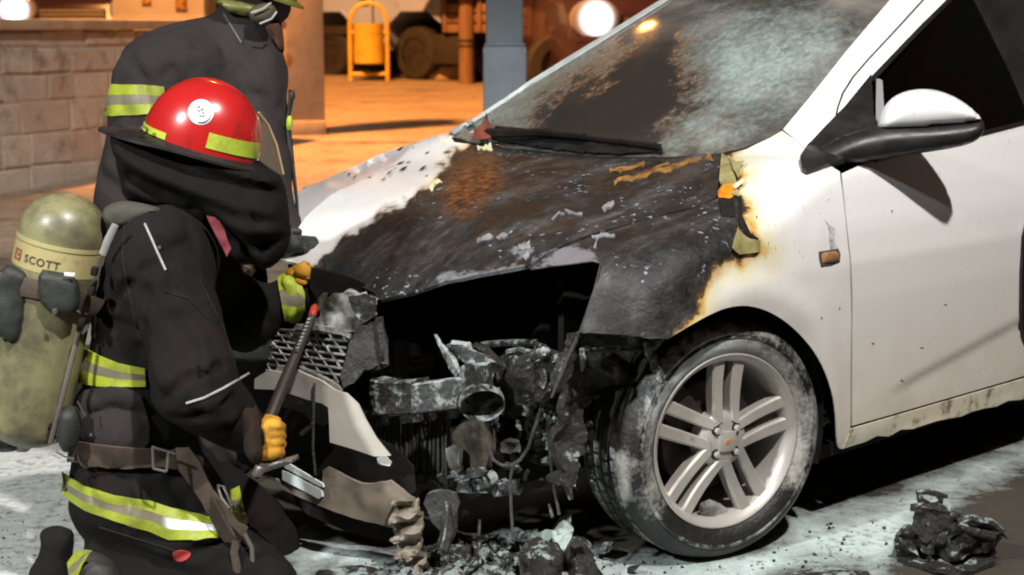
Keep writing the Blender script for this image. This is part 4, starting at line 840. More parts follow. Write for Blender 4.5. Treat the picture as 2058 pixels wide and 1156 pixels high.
for i in range(70):                                # small speckled beads that hang from the drips
    x = 1095 + 22 * rng.standard_normal(); y = 820 + 48 * rng.standard_normal()
    if y > 910 or y < 700: continue
    xv = .355; s_ = rng.uniform(.003, .009); c_ = CV(x, y, 0, xv + rng.uniform(-.02, .03))
    bm_ = MB().lathe([(0, -1.2), (.8, -.7), (1, 0), (.7, .8), (0, 1.3)], Matrix.Translation(c_) @ Matrix.Scale(s_, 4), 6); bm_.build('molten_bead', m_steel if i % 3 == 0 else m_char2, car)
lump('foam_clot', [(1076, 705), (1092, 696), (1108, 702), (1104, 716), (1090, 724), (1078, 718)], onC(0, .42), car, m_steel, .012, .01, 5, amp=.006, fr=60)
MB().tube([CV(x, y, 0, .40) for x, y in [(1020, 708), (1045, 702), (1075, 712)]], .007, 6).build('bent_rod', m_steel, car)
# wires
def wire(pts, r_=.0035, mm=None): MB().tube([CV(x, y, 0, v_) for x, y, v_ in pts], r_, 6).build('wire', mm or m_grey, car)
wire([(983, 905, .46), (992, 925, .46), (1010, 936, .46), (1028, 936, .45), (1046, 924, .43), (1062, 900, .42), (1075, 860, .40), (1088, 820, .38)], .0045)
wire([(1031, 934, .45), (1026, 960, .45), (1027, 1020, .46), (1031, 1085, .5)], .004)
wire([(1104, 890, .38), (1108, 940, .38), (1115, 990, .40), (1124, 1035, .42)], .004)
wire([(1104, 1015, .40), (1110, 1040, .42)], .004); wire([(964, 1045, .48), (962, 1078, .5)], .004)
wire([(632, 770, .75), (630, 850, .75), (629, 900, .745), (634, 954, .74)], .0035, m_grey)
wire([(606, 872, .74), (618, 862, .74), (628, 852, .74)], .006, m_tan)
# inner wing, burnt liner hanging in front of the wheel
sheet('wing_flange', [(1150, 668), (1210, 672), (1300, 680), (1342, 682), (1325, 700), (1290, 705), (1220, 702), (1170, 704), (1148, 740), (1120, 790), (1112, 780), (1140, 720)], onC(1, .70), car, m_char, .02, 8, amp=.012, fr=24, seed=61, edge=3)
sheet('hanging_liner', [(1166, 700), (1306, 706), (1306, 742), (1270, 770), (1230, 775), (1196, 800), (1172, 870), (1156, 950), (1140, 1000), (1122, 900), (1132, 800)], onC(1, .66), car, m_char, .02, 9, amp=.035, fr=14, seed=62, edge=5)
sheet('liner_flap', [(1298, 688), (1322, 682), (1330, 692), (1318, 706), (1326, 735), (1334, 770), (1326, 774), (1314, 740), (1300, 712)], onC(1, .80), car, m_char2, .008, 6, amp=.01, fr=40, seed=63, edge=2)
for i, (a, b, c_, d) in enumerate([(1168, 700, 1170, 745), (1312, 730, 1300, 860), (1170, 705, 1290, 700)]):
    MB().tube([CV(a, b, 1, .72), CV((a + c_) / 2 + 3, (b + d) / 2, 1, .73), CV(c_, d, 1, .72)], [.005, .008, .004], 6).build('molten_drip', m_char2, car)
# the rest of the body, seen only from elsewhere: far side, roof and tail
def shell(cond, lo, hi, nm, mm, h=.035):
    def f(x, y, z):
        v = np.maximum(f_car(x, y, z) + .006, cond(x, y, z)); v = np.maximum(v, .20 - z)
        for wx in (0., -2.525): v = np.maximum(v, np.maximum(.37 - np.hypot(x - wx, z - .305), -(np.abs(y) - .55)))
        return v
    vs, fs = nets(f, lo, hi, h); N = len(vs); mesh(nm, vs, fs, car, mm, True, 50, dict(burn=np.full(N, -1.), rust=np.full(N, -1.), ash=np.full(N, -1.)))
shell(lambda x, y, z: x + 1.52, (-3.15, -1.0, .1), (-1.4, 1.0, 1.6), 'rear_body', m_paint)
shell(lambda x, y, z: np.maximum(np.maximum(y + .60, -1.5 - x), np.maximum(z - 1.0, x - .12)), (-1.6, -1.0, .1), (.2, -.5, 1.1), 'far_side', m_paint)
MB().box((-.1, -.72, .31), (.62, .2, .62)).lathe([(.2, -.1), (.31, -.1), (.31, .1), (.2, .1)], Matrix.Translation((0, -.70, .312)) @ Mx, 40).v and MB().lathe([(.02, .09), (.2, .1), (.29, .1), (.311, .08), (.311, -.08), (.2, -.1)], Matrix.Translation((0, -.70, .312)) @ Mx, 40).build('far_wheel', m_tyre, car)
for s_ in (1, -1): MB().lathe([(.02, .09), (.2, .1), (.29, .1), (.311, .08), (.311, -.08), (.2, -.1), (.02, -.09)], Matrix.Translation((-2.525, .72 * s_, .312)) @ Mx, 40).build('rear_wheel', m_tyre, car)
# ------------------------------------------------------------------ street behind
m_stone = [M('wall_stone_%s' % n_, a, b, sc=5, rough=0.85, bump=0.6, bsc=18, bdist=.02, dirt=(0.09, 0.07, 0.05), dsc=4, damt=(.52, .72)) for n_, a, b in (('tan', (.44, .39, .33), (.36, .315, .27)), ('grey', (.41, .37, .33), (.34, .30, .26)), ('brown', (.38, .32, .27), (.32, .265, .22)))]
m_mortar = M('wall_mortar', (.34, .29, .24), (.27, .23, .19), sc=8, rough=.95)
m_render = M('worn_render', (.40, .31, .22), (.32, .24, .165), sc=3, rough=.8, bump=.3, bsc=12, dirt=(.2, .15, .1), dsc=5, damt=(.5, .8))
A = T(np.array(-260.), np.array(440.)); B_ = T(np.array(572.), np.array(285.))
A, B_ = Vector(A.tolist()), Vector(B_.tolist()); ux = Vector((B_.x - A.x, B_.y - A.y, 0)); LW = ux.length; ux.normalize(); uy = Vector((-ux.y, ux.x, 0))
wall = thing('stone_wall', 'low tan block wall running behind the crouching firefighters', 'wall', A, math.atan2(ux.y, ux.x))
def wtop(s): return 1.30 - A.z if True else 0
core = MB(); sl = (B_.z - A.z) / LW
core.prism([(0, .03, -.2), (LW, .03, -.2), (LW, .03, 1.29 - A.z), (0, .03, 1.29 - A.z)], (0, .25, 0)); core.build('core', m_mortar, wall, False)
random.seed(11); z = -.02; row = 0
while z < 1.26 - A.z:
    h = random.choice((.17, .21, .25)); h = min(h, 1.30 - A.z - z); x = random.uniform(-.2, 0)
    while x < LW - .02:
        wd = random.uniform(.22, .55); x1 = min(x + wd, LW)
        if z + h > sl * x:
            j = lambda: random.uniform(-.008, .008); dpt = random.uniform(.004, .016)
            x0 = max(x, 0) + .006; xe = x1 - .006; z0, z1 = z + .006, z + h - .006
            if xe - x0 > .03:
                c8 = [(x0 + j(), .03, z0 + j()), (xe + j(), .03, z0 + j()), (xe + j(), .03, z1 + j()), (x0 + j(), .03, z1 + j())]
                fr = [(p[0] + (.012 if k in (0, 3) else -.012), .03 - dpt + j() * .6, p[2] + (.012 if k < 2 else -.012)) for k, p in enumerate(c8)]
                mesh('stone', c8 + fr, [(4, 5, 6, 7), (0, 1, 5, 4), (1, 2, 6, 5), (2, 3, 7, 6), (3, 0, 4, 7)], wall, random.choice(m_stone), False)
        x = x1
    z += h; row += 1
MB().box((LW / 2, .15, 1.335 - A.z), (LW + .05, .36, .07), None, .012).build('coping', m_render, wall)
pb = Vector(T(np.array(608.), np.array(272.)).tolist()); s_ = pb.y / FPX
pil = thing('gate_pillar', 'tan rendered pillar at the end of the block wall', 'pillar', pb)
MB().box((0, .16, 1.35), (76 * s_, .32, 2.9), Matrix.Rotation(rad(12), 3, 'Z'), .015).build('shaft', m_render, pil)
MB().box((0, .16, .05), (80 * s_, .35, .14), Matrix.Rotation(rad(12), 3, 'Z'), .015).build('plinth', m_render, pil)

m_bluepost = M('blue_grey_paint', (.30, .36, .41), (.24, .29, .335), sc=3, rough=.45, r2=.6, dirt=(.10, .085, .07), dsc=7, damt=(.6, .85), bump=.1, bsc=20)
pq = Vector(P(1015., 330., 9.6).tolist()); pq.z = float(terr(9.6))
post = thing('steel_post', 'blue grey square post with a bolted sleeve beside the windscreen', 'post', pq)
k = 9.6 / FPX
MB().box((-.002, 0, 1.9), (74 * k, .20, 3.2), None, .02).build('shaft', m_bluepost, post)
zs = P(1015., 92., 9.6)[2] - pq.z
MB().box((0, 0, zs / 2), (86 * k, .235, zs), None, .015).build('sleeve', m_bluepost, post)
MB().box((0, 0, zs + .008), (80 * k, .22, .014), None, .004).build('weld_collar', m_bluepost, post)
for sx in (-1, 1): MB().lathe([(0, .012), (.009, .012), (.010, 0)], Matrix.Translation((sx * 40 * k, -.105, zs - .03)) @ Matrix.Rotation(rad(90), 4, 'X'), 6).build('bolt', m_rim, post)
MB().box((0, 0, .01), (.42, .36, .02), None, .004).build('base_plate', m_bluepost, post)

m_wood = M('weathered_timber', (.20, .12, .07), (.12, .07, .04), sc=6, rough=.8, bump=.4, bsc=25, stretch=(3, 3, .3))
pw_ = Vector(T(np.array(938.), np.array(168.)).tolist()); kk = pw_.y / FPX
pole = thing('wooden_pole', 'thin brown timber pole between the yellow bin and the blue post', 'pole', pw_)
MB().tube([(0, 0, -.05), (0.0, 0, .5), (-.01, 0, 4.2)], [15.5 * kk, 15 * kk, 12.5 * kk], 14).build('trunk', m_wood, pole)
for z_ in (.43, .49): MB().lathe([(15.6 * kk, -.012), (16.6 * kk, -.012), (16.6 * kk, .012), (15.6 * kk, .012)], Matrix.Translation((0, 0, z_)), 16).build('band', m_disc, pole)

pbn = Vector(T(np.array(742.), np.array(163.)).tolist()); kb_ = pbn.y / FPX
m_yel = M('yellow_enamel', (.66, .44, .05), (.54, .34, .04), sc=6, rough=.45, dirt=(.2, .11, .03), dsc=6, damt=(.58, .8))
binn = thing('litter_bin', 'yellow hanging litter bin in an arched tube frame on the pavement', 'litter bin', pbn)
arch = [(-37 * kb_, 0, 0), (-37 * kb_, 0, 100 * kb_)] + [(37 * kb_ * math.cos(a), 0, (112 + 42 * math.sin(a)) * kb_) for a in np.linspace(math.pi, 0, 11)] + [(37 * kb_, 0, 100 * kb_), (37 * kb_, 0, 0)]
MB().tube(arch, 4.2 * kb_, 8).build('frame', m_yel, binn)
MB().lathe([(0, 34 * kb_), (28 * kb_, 34 * kb_), (30 * kb_, 36 * kb_), (30.5 * kb_, 110 * kb_), (31.5 * kb_, 113 * kb_), (29 * kb_, 113 * kb_), (28 * kb_, 108 * kb_), (26 * kb_, 40 * kb_), (0, 40 * kb_)], None, 28).build('bucket', m_yel, binn)
for sx in (-1, 1): MB().tube([(sx * 37 * kb_, 0, 96 * kb_), (sx * 29 * kb_, 0, 96 * kb_)], 3 * kb_, 8).build('pivot', m_yel, binn)
MB().tube([(-37 * kb_, 0, 14 * kb_), (37 * kb_, 0, 14 * kb_)], 3.4 * kb_, 8).build('cross_tube', m_yel, binn)

# ---- vehicles
def wheel_at(parent, loc, r_, wdt, axis_y=True, hubm=None):
    M_ = Matrix.Translation(loc) @ Matrix.Rotation(rad(90), 4, 'X')
    t_ = MB().lathe([(r_ * .6, -wdt / 2), (r_ * .93, -wdt / 2), (r_, -wdt * .36), (r_, wdt * .36), (r_ * .93, wdt / 2), (r_ * .6, wdt / 2)], M_, 28).build('wheel', m_rub, parent)
    MB().lathe([(0, wdt * .40), (r_ * .14, wdt * .42), (r_ * .2, wdt * .32), (r_ * .5, wdt * .30), (r_ * .61, wdt * .47), (r_ * .61, -wdt * .4), (0, -wdt * .4)], M_, 20).build('rim', hubm or m_disc, t_)
    return t_
m_rub = M('dull_rubber', (.014, .012, .011), (.022, .019, .017), rough=.7)
m_lav = M('pale_grey_van_paint', (.30, .38, .62), (.25, .32, .52), sc=2, rough=.35, dirt=(.12, .09, .075), dsc=2.5, damt=(.55, .8), coat=.3)
m_maroon = M('maroon_car_paint', (.040, .020, .026), (.028, .014, .018), sc=2, rough=.25, coat=.6)
m_darkglass = M('dark_window_glass', (.010, .009, .009), rough=.06)
tr0 = Vector(T(np.array(838.), np.array(160.)).tolist()); tr1 = Vector(T(np.array(667.), np.array(150.)).tolist())
dv = tr1 - tr0; truck = thing('flatbed_truck', 'pale grey truck with a dark timber flatbed parked behind the yellow bin', 'truck', tr0, math.atan2(dv.y, dv.x) - 0.0)
# local x runs from the rear axle to the cab, local -y is the far side
L0 = math.hypot(dv.x, dv.y); WB = max(L0, 2.2)
cabp = [(.46, .34), (.42, .62), (.2, .80), (-.2, .80), (-.40, .66), (-.42, 1.25), (.95, 1.95), (2.0, 2.0), (2.55, 1.35), (L0 + .75, 1.12), (L0 + .85, .55), (L0 + .48, .36), (L0 + .42, .62), (L0 + .2, .80), (L0 - .2, .80), (L0 - .42, .62), (L0 - .46, .34)]
b = MB().prism([(x, .05, z_) for x, z_ in cabp], (0, -1.65, 0)); b.build('cab', m_lav, truck, False)
MB().prism([(x, .056, z_) for x, z_ in [(.95, 1.3), (1.1, 1.85), (1.95, 1.88), (2.4, 1.36)]], (0, -.01, 0)).build('side_window', m_darkglass, truck, False)
for x in (.62, 1.55): MB().box((x, .056, .80), (.018, .012, .85)).build('door_joint', m_rub, truck, False)
MB().box((1.3, .06, .58), (1.3, .02, .10)).build('side_step', m_rub, truck, False)
for x_ in (.75, 1.65): MB().box((x_, .058, .95), (.12, .02, .16), None, .005).build('vent_panel', m_rub, truck)
MB().box((L0 + .80, .03, .78), (.10, .10, .12), None, .02).build('lamp', m_amber, truck)
for x in (0, L0):
    for y_ in (-.06, -1.5): wheel_at(truck, (x, y_, .31), .31, .22)
MB().box((-.55, -.78, .50), (2.4, 1.0, .16)).build('chassis', m_rub, truck, False)
for k_ in range(3): MB().box((-1.25, .07, .60 + .115 * k_), (1.6, .03, .095), None, .006).build('side_board', m_wood, truck)
for k_ in range(11): MB().box((-2.72 + .235 * k_, -.75, .96), (.215, 1.66, .035), None, .004).build('deck_plank', m_wood, truck)
MB().box((-.55, -.02, .36), (.62, .10, .34), None, .01).build('mudguard_box', m_rub, truck)
for k_ in range(4): MB().box((-2.0 + .5 * k_, .09, .95), (.05, .05, .78), None, .004).build('stake', m_wood, truck)
m_load = M('pale_sacking', (.60, .45, .24), (.45, .32, .15), sc=6, rough=.9, bump=.3)
ld = lump('cargo_sack', smooth_poly([(-60, 0), (60, 0), (62, 14), (20, 30), (-40, 26)], 2), lambda x, y: np.stack([x * .012, 0 * x, y * .012], -1), None, m_load, .35, .35, 12, amp=.03, fr=4, eye=np.array([0, -9, 1]))
ld.location = truck.matrix_basis @ Vector((-.75, -.5, 0)) if False else (tr0.x + .55, tr0.y - .55, tr0.z + .99); tag(ld, 'pale sacking heaped on the truck flatbed', 'sack')

def road_car(name, label, loc, rz, mm, on=True, W=1.8, Lc=4.4, h=1.72):
    t_ = thing(name, label, 'car', loc, rz, 'cars with lit headlights in the street')        # local -y is the nose
    prof = [(-Lc / 2, .34), (-Lc / 2 - .05, .62), (-Lc / 2 + .04, .86), (-Lc / 2 + .22, 1.0), (-Lc / 2 + 1.15, 1.10), (-Lc / 2 + 1.85, h - .06), (-Lc / 2 + 2.4, h), (Lc / 2 - .5, h - .04), (Lc / 2 - .08, 1.1), (Lc / 2, .5), (Lc / 2 - .1, .3), (-Lc / 2 + .1, .28)]
    wdv = lambda z_: W / 2 * (1 - .16 * max(0, (z_ - 1.05) / .65))
    vs = []; n = len(prof)
    for s_ in (-1, -.82, .82, 1):
        for (y_, z_) in prof:
            pinch = 1 if abs(s_) < 1 else .0
            cy = y_ * (1 if pinch else .97); vs.append((s_ * wdv(z_), cy, z_ if pinch else .32 + (z_ - .32) * .975))
    fs = [(k_ * n + i, k_ * n + (i + 1) % n, (k_ + 1) * n + (i + 1) % n, (k_ + 1) * n + i) for k_ in range(3) for i in range(n)] + [tuple(range(n))[::-1], tuple(3 * n + i for i in range(n))]
    mb = MB(); mb.add(vs, fs); bd = mb.build('body', mm, t_, True, 28)
    yf = -Lc / 2
    MB().prism([(-W * .39, yf + 1.17, 1.12), (W * .39, yf + 1.17, 1.12), (W * .35, yf + 1.80, h - .09), (-W * .35, yf + 1.80, h - .09)], (0, -.015, .008)).build('windscreen', m_darkglass, t_, False)
    for s_ in (-1, 1): MB().prism([(s_ * W * .488, yf + 1.45, 1.14), (s_ * W * .45, yf + 1.95, h - .14), (s_ * W * .45, Lc / 2 - .7, h - .14), (s_ * W * .487, Lc / 2 - .5, 1.14)], (s_ * .012, 0, 0)).build('side_window', m_darkglass, t_, False)
    g_ = MB().box((0, yf - .035, .74), (W * .42, .05, .15), None, .01).build('grille', m_rub, t_)
    for k_ in range(3): MB().box((0, yf - .065, .70 + .045 * k_), (W * .40, .012, .012)).build('grille_bar', m_rim, g_, False)
    MB().box((0, yf - .06, .45), (W * .94, .14, .22), None, .04).build('bumper', mm, t_)
    MB().box((0, yf - .10, .36), (W * .6, .08, .07), None, .01).build('intake', m_rub, t_)
    for s_ in (-1, 1):
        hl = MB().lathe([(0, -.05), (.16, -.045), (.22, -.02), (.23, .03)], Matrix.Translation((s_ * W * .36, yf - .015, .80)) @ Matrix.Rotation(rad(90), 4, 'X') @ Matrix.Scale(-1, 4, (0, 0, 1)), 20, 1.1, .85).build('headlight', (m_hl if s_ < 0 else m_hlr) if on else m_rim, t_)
        MB().box((s_ * W * .36, yf - .11, .45), (.16, .05, .09), None, .02).build('fog_lamp', m_hl2 if on else m_rim, t_)
        MB().box((s_ * (W / 2 + .08), yf + 1.45, 1.12), (.17, .09, .12), None, .03).build('mirror', mm, t_)
        for y_ in (yf + .85, Lc / 2 - .85): wheel_at(t_, (s_ * (W / 2 - .1), y_, .33), .33, .22)
    return t_
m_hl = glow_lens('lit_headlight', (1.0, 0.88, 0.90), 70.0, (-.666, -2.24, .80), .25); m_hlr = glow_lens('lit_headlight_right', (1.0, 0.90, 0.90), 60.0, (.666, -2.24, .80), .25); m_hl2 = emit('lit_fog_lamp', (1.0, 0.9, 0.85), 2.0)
q = P(1195., 47., 15.5)
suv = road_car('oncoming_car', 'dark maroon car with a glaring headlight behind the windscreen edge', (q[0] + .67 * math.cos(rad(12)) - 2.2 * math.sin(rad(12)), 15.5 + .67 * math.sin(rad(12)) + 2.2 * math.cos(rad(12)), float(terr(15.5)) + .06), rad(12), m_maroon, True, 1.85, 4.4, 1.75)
q2 = P(14., 22., 19.0)
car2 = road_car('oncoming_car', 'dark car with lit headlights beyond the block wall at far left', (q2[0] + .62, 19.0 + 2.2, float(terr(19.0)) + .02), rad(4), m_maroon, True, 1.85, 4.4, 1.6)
def hl_spot(nm, p, aim, pw_v): lamp(nm, 'SPOT', p, aim, pw_v, (1, .93, .88), .1, 80, .6)
hl_spot('headlight_beam', (q[0], 15.2, q[2]), (q[0] + .4, 8, .3), 120)
hl_spot('headlight_beam_left', (q2[0], 18.6, q2[2]), (q2[0], 10, .3), 120)
# pale low building front beyond the wall
hb = P(300., 30., 17.0)
house = thing('pale_kiosk', 'pale cream rendered kiosk with a brown opening beyond the wall', 'kiosk', (hb[0] + .1, 17.0, float(terr(17.0))), rad(3))
m_cream = M('cream_render', (.26, .25, .25), (.20, .19, .19), sc=2, rough=.8, bump=.2)
MB().box((0, .5, .95), (.95, 1.0, 1.9), None, .01).build('wall', m_cream, house)
MB().box((.24, -.012, 1.0), (.12, .03, .22), None, .004).build('shutter', m_brown, house); MB().box((-.12, -.012, 1.02), (.10, .03, .14), None, .004).build('shutter', m_brown, house)
MB().box((0, -.02, .80), (.98, .06, .06), None, .01).build('ledge', m_cream, house)
blk = T(np.array(905.), np.array(158.)); bo = MB().box((0, 0, .07), (.48, .4, .16), None, .02).build('concrete_block', m_render); bo.location = blk.tolist(); tag(bo, 'squat concrete block on the pavement left of the timber pole', 'block')
yk = T(np.array(962.), np.array(142.)); yo = MB().box((0, 0, .05), (.30, .25, .12), None, .015).build('kerb_block', m_yel); yo.location = yk.tolist(); tag(yo, 'small yellow painted kerb block beside the blue post', 'kerb block')
# dark house fronts that close the street
m_facade = M('dim_facade', (.14, .10, .075), (.09, .065, .05), sc=.6, rough=.9)
fc = thing('street_building', 'dim brown building closing the street behind the vehicles', 'building', (0, 34, float(terr(34))))
MB().box((0, 2, 3.5), (46, 4, 8)).build('wall', m_facade, fc, False)
for k_ in range(12):
    w_ = MB().box((-20 + 3.6 * k_, -.02, 1.6), (1.2, .12, 2.2), None, .02).build('window_frame', m_wood, fc); MB().box((-20 + 3.6 * k_, -.09, 1.6), (1.0, .02, 2.0)).build('pane', m_darkglass, w_, False)
# ------------------------------------------------------------------ firefighters
m_coat = cloth_mat('black_turnout_cloth', (0.0065, 0.0058, 0.0057), (0.0145, 0.0128, 0.0123), (0.020, 0.010, 0.008))
m_coat2 = cloth_mat('charcoal_turnout_cloth', (0.026, 0.022, 0.0215), (0.040, 0.034, 0.033), (0.036, 0.024, 0.020))
m_cape = cloth_mat('black_neck_cape', (0.0045, 0.0036, 0.0034), (0.010, 0.008, 0.0075), (0.012, 0.0065, 0.0055))
m_red = M('red_helmet_shell', (0.46, 0.014, 0.013), (0.38, 0.011, 0.011), sc=6, rough=0.22, r2=0.3, coat=0.7, dirt=(0.12, 0.014, 0.012), dsc=10, damt=(0.54, 0.80))
m_lime = M('lime_reflective_tape', (0.42, 0.52, 0.035), (0.34, 0.42, 0.03), sc=14, rough=0.55, dirt=(0.13, 0.13, 0.03), dsc=11, damt=(0.5, 0.78), bump=0.15, bsc=140)
m_glove = M('yellow_leather_glove', (0.66, 0.33, 0.02), (0.52, 0.24, 0.015), sc=12, rough=0.7, bump=0.5, bsc=45, dirt=(0.16, 0.08, 0.02), dsc=14, damt=(0.52, 0.72))
m_bglove = M('black_glove_leather', (0.018, 0.020, 0.016), (0.030, 0.032, 0.026), sc=14, rough=0.6, bump=0.4, bsc=40)
m_strap = M('brown_webbing', (0.095, 0.066, 0.046), (0.065, 0.045, 0.032), sc=16, rough=0.85, bump=0.5, bsc=200, dirt=(0.03, 0.022, 0.016), dsc=12, damt=(.5, .75))
m_bpl = M('worn_pack_plastic', (0.14, 0.115, 0.095), (0.10, 0.082, 0.068), sc=10, rough=0.55, bump=0.2, bsc=40)
m_chrome = M('bright_buckle_steel', (0.62, 0.60, 0.58), (0.5, 0.48, 0.46), rough=0.22, metal=0.9)
m_white = M('white_sticker', (0.78, 0.77, 0.76), (0.70, 0.69, 0.68), sc=20, rough=0.4)
m_pipe = M('silver_piping', (0.42, 0.41, 0.39), (0.30, 0.29, 0.275), sc=30, rough=0.4)
m_skin = M('skin', (0.45, 0.26, 0.18), (0.40, 0.22, 0.15), rough=0.5)
m_boot = M('boot_rubber', (0.020, 0.018, 0.015), (0.034, 0.030, 0.025), sc=12, rough=0.6, bump=0.3, bsc=40)
def tape_mat(name):
    t = NT(name); v = t.co(); u = t.attr('across'); br = t.attr('retro_shine')
    mid = t.math('MULTIPLY', t.mr(u, .335, .355), t.mr(u, .665, .645))
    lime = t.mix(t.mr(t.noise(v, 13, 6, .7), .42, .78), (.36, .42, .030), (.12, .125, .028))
    sil = t.mix(br, t.mix(t.mr(t.noise(v, 14, 5), .4, .7), (.22, .195, .13), (.12, .105, .075)), (.86, .88, .95))  # pale part of the silver stripe paints lamp light thrown back
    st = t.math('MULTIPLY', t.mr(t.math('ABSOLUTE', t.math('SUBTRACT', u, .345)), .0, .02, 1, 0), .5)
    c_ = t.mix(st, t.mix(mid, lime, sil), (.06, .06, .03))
    tex = t.n('ShaderNodeTexVoronoi', {'Vector': v, 'Scale': 260}).outputs['Distance']
    return t.set(col=c_, rough=.5, nrm=t.bump(tex, .25, .002))
m_tape = tape_mat('striped_reflective_tape')

def pt(px, py, Y): return P(float(px), float(py), float(Y))
def castW(sdf, t0=2.6, t1=5.6, n=420):
    def f(px, py):
        d = rays(px, py); t = np.linspace(t0, t1, n); p = CAM + d[:, None, :] * t[None, :, None]; v = sdf(p[..., 0], p[..., 1], p[..., 2])
        neg = v < 0; has = neg.any(1); k = np.where(has, neg.argmax(1), v.argmin(1)); lo = t[np.maximum(k - 1, 0)]; hi = t[k]
        for _ in range(14):
            m_ = (lo + hi) / 2; q = CAM + d * m_[:, None]; s = sdf(q[:, 0], q[:, 1], q[:, 2]) < 0; hi = np.where(s, m_, hi); lo = np.where(s, lo, m_)
        return CAM + d * np.where(has, hi, t[k])[:, None]
    return f
def union(parts, k=.05):                           # parts: (px, py, Y, r px, px, py, Y, r px)
    cs = [(pt(a, b, c_), pt(e, f, g), pxm(r1, c_), pxm(r2, g)) for a, b, c_, r1, e, f, g, r2 in parts]
    def sdf(X_, Y_, Z_):
        v = None
        for a, b, r1, r2 in cs:
            d = cap(X_, Y_, Z_, a, b, r1, r2); v = d if v is None else smin(v, d, k)
        return v
    return sdf
def wrinkled(sdf, amp, fr, seed, seams=()):
    def f(X_, Y_, Z_):
        v = sdf(X_, Y_, Z_); q = np.stack([X_, Y_, Z_], -1)
        w_ = fbm(q * np.array([.7, .7, 1.15]) * fr, 3, seed); v = v + amp * (1 - 2 * np.abs(w_))
        for (a, b, r_, dp) in seams: v = v + dp * np.exp(-(np.maximum(0, cap(X_, Y_, Z_, a, b, 0)) / r_) ** 2)
        return v
    return f
def body_mesh(name, sdf, lo, hi, h, m, parent):
    vs, fs = nets(sdf, lo, hi, h); return mesh(name, vs, fs, parent, m, True, None)
def tape(name, top, bot, pos, parent, retro_shine=None, o_=.006):
    out = list(top) + list(bot)[::-1]; tx_, ty_ = zip(*top); bx, by = zip(*bot)
    fr_ = lambda x, y: (y - np.interp(x, tx_, ty_)) / np.maximum(1e-6, np.interp(x, bx, by) - np.interp(x, tx_, ty_))
    return sheet(name, out, pos, parent, m_tape, .004, 7, off=o_, attrs=dict(across=fr_, retro_shine=retro_shine or (lambda x, y: 0 * x)), eye=CAM, angle=60)
def wsheet(name, out, pos, parent, m, th=.004, step=7, **k): return sheet(name, out, pos, parent, m, th, step, eye=CAM, **k)
def wlump(name, out, Y, parent, m, dep=.04, bk=None, step=9, **k): return lump(name, out, onY(Y) if not callable(Y) else Y, parent, m, dep, bk, step, eye=CAM, **k)
def wtube(name, pts, r_, m, parent, n=8, **k): return MB().tube([V(*p) for p in pts], r_, n, **k).build(name, m, parent)

# ---- the kneeling firefighter
ff = thing('person', 'kneeling firefighter in a red helmet and black coat prying at the bumper', 'person', (0, 0, 0), 0, 'firefighters at the burnt car')
Rw = (1.0)
parts1 = [(330, 520, 3.66, 118, 262, 850, 3.68, 112), (330, 520, 3.86, 110, 272, 850, 3.84, 108), (300, 470, 3.74, 70, 250, 640, 3.76, 72),
    (318, 505, 3.57, 78, 392, 770, 3.48, 84), (392, 775, 3.48, 84, 505, 868, 3.52, 50),
    (430, 560, 3.95, 72, 490, 640, 3.97, 62), (490, 640, 3.97, 62, 585, 598, 3.97, 46),
    (268, 880, 3.70, 128, 292, 985, 3.72, 162), (300, 1010, 3.66, 112, 520, 1185, 3.60, 92), (505, 1190, 3.60, 72, 205, 1140, 3.60, 56),
    (410, 1010, 3.90, 96, 520, 1085, 3.95, 78), (520, 1085, 3.95, 74, 560, 1190, 3.93, 56), (395, 430, 3.74, 48, 415, 330, 3.74, 56), (418, 300, 3.74, 70, 445, 335, 3.74, 52), (470, 325, 3.74, 10, 492, 345, 3.74, 13)]
raw1 = union(parts1)
def creases(raw, lines, t0, t1):                   # pressed folds that follow the surface of the cloth
    on = castW(raw, t0, t1); o_ = []
    for ln, r_, dp in lines:
        dp *= 1.12
        q = on(np.array([float(p[0]) for p in ln]), np.array([float(p[1]) for p in ln]))
        for a, b in zip(q[:-1], q[1:]): o_ += [(a, b, r_, dp), (a + [r_ * 1.6, 0, r_ * 1.6], b + [r_ * 1.6, 0, r_ * 1.6], r_ * 1.5, -dp * .55)]
    return o_
seam1 = creases(raw1, [([(290, 590), (288, 660), (294, 730), (310, 790)], .016, .020), ([(235, 602), (262, 572), (300, 532)], .012, .013), ([(345, 640), (385, 700), (400, 770)], .014, .010),     ([(330, 800), (375, 762), (440, 735)], .013, .013), ([(345, 842), (400, 832), (465, 800)], .012, .013), ([(400, 868), (450, 856), (500, 832)], .011, .012), ([(300, 470), (340, 520), (350, 580)], .014, .009), ([(192, 620), (232, 650), (275, 662)], .013, .011),
    ([(178, 832), (232, 816), (290, 832)], .013, .010), ([(175, 560), (210, 600), (215, 660)], .013, .009), ([(150, 890), (180, 940), (190, 1000)], .014, .010), ([(250, 960), (262, 1010), (255, 1060)], .014, .010), ([(345, 960), (372, 1000), (380, 1040)], .013, .011),
    ([(330, 1130), (400, 1105), (470, 1062)], .014, .013), ([(240, 1100), (310, 1126), (360, 1150)], .014, .012), ([(450, 1000), (500, 1050), (540, 1075)], .014, .012), ([(480, 590), (520, 610), (540, 650)], .010, .009)], 2.6, 5.0)
sdf1 = wrinkled(raw1, .009, 6.5, 3, seam1)
lo, hi = pt(40, 1240, 3.3), pt(660, 200, 4.12)
body1 = body_mesh('body', sdf1, (-1.22, 3.25, -.02), (-.40, 4.15, 1.16), .0085, m_coat, ff)
on1 = castW(sdf1)
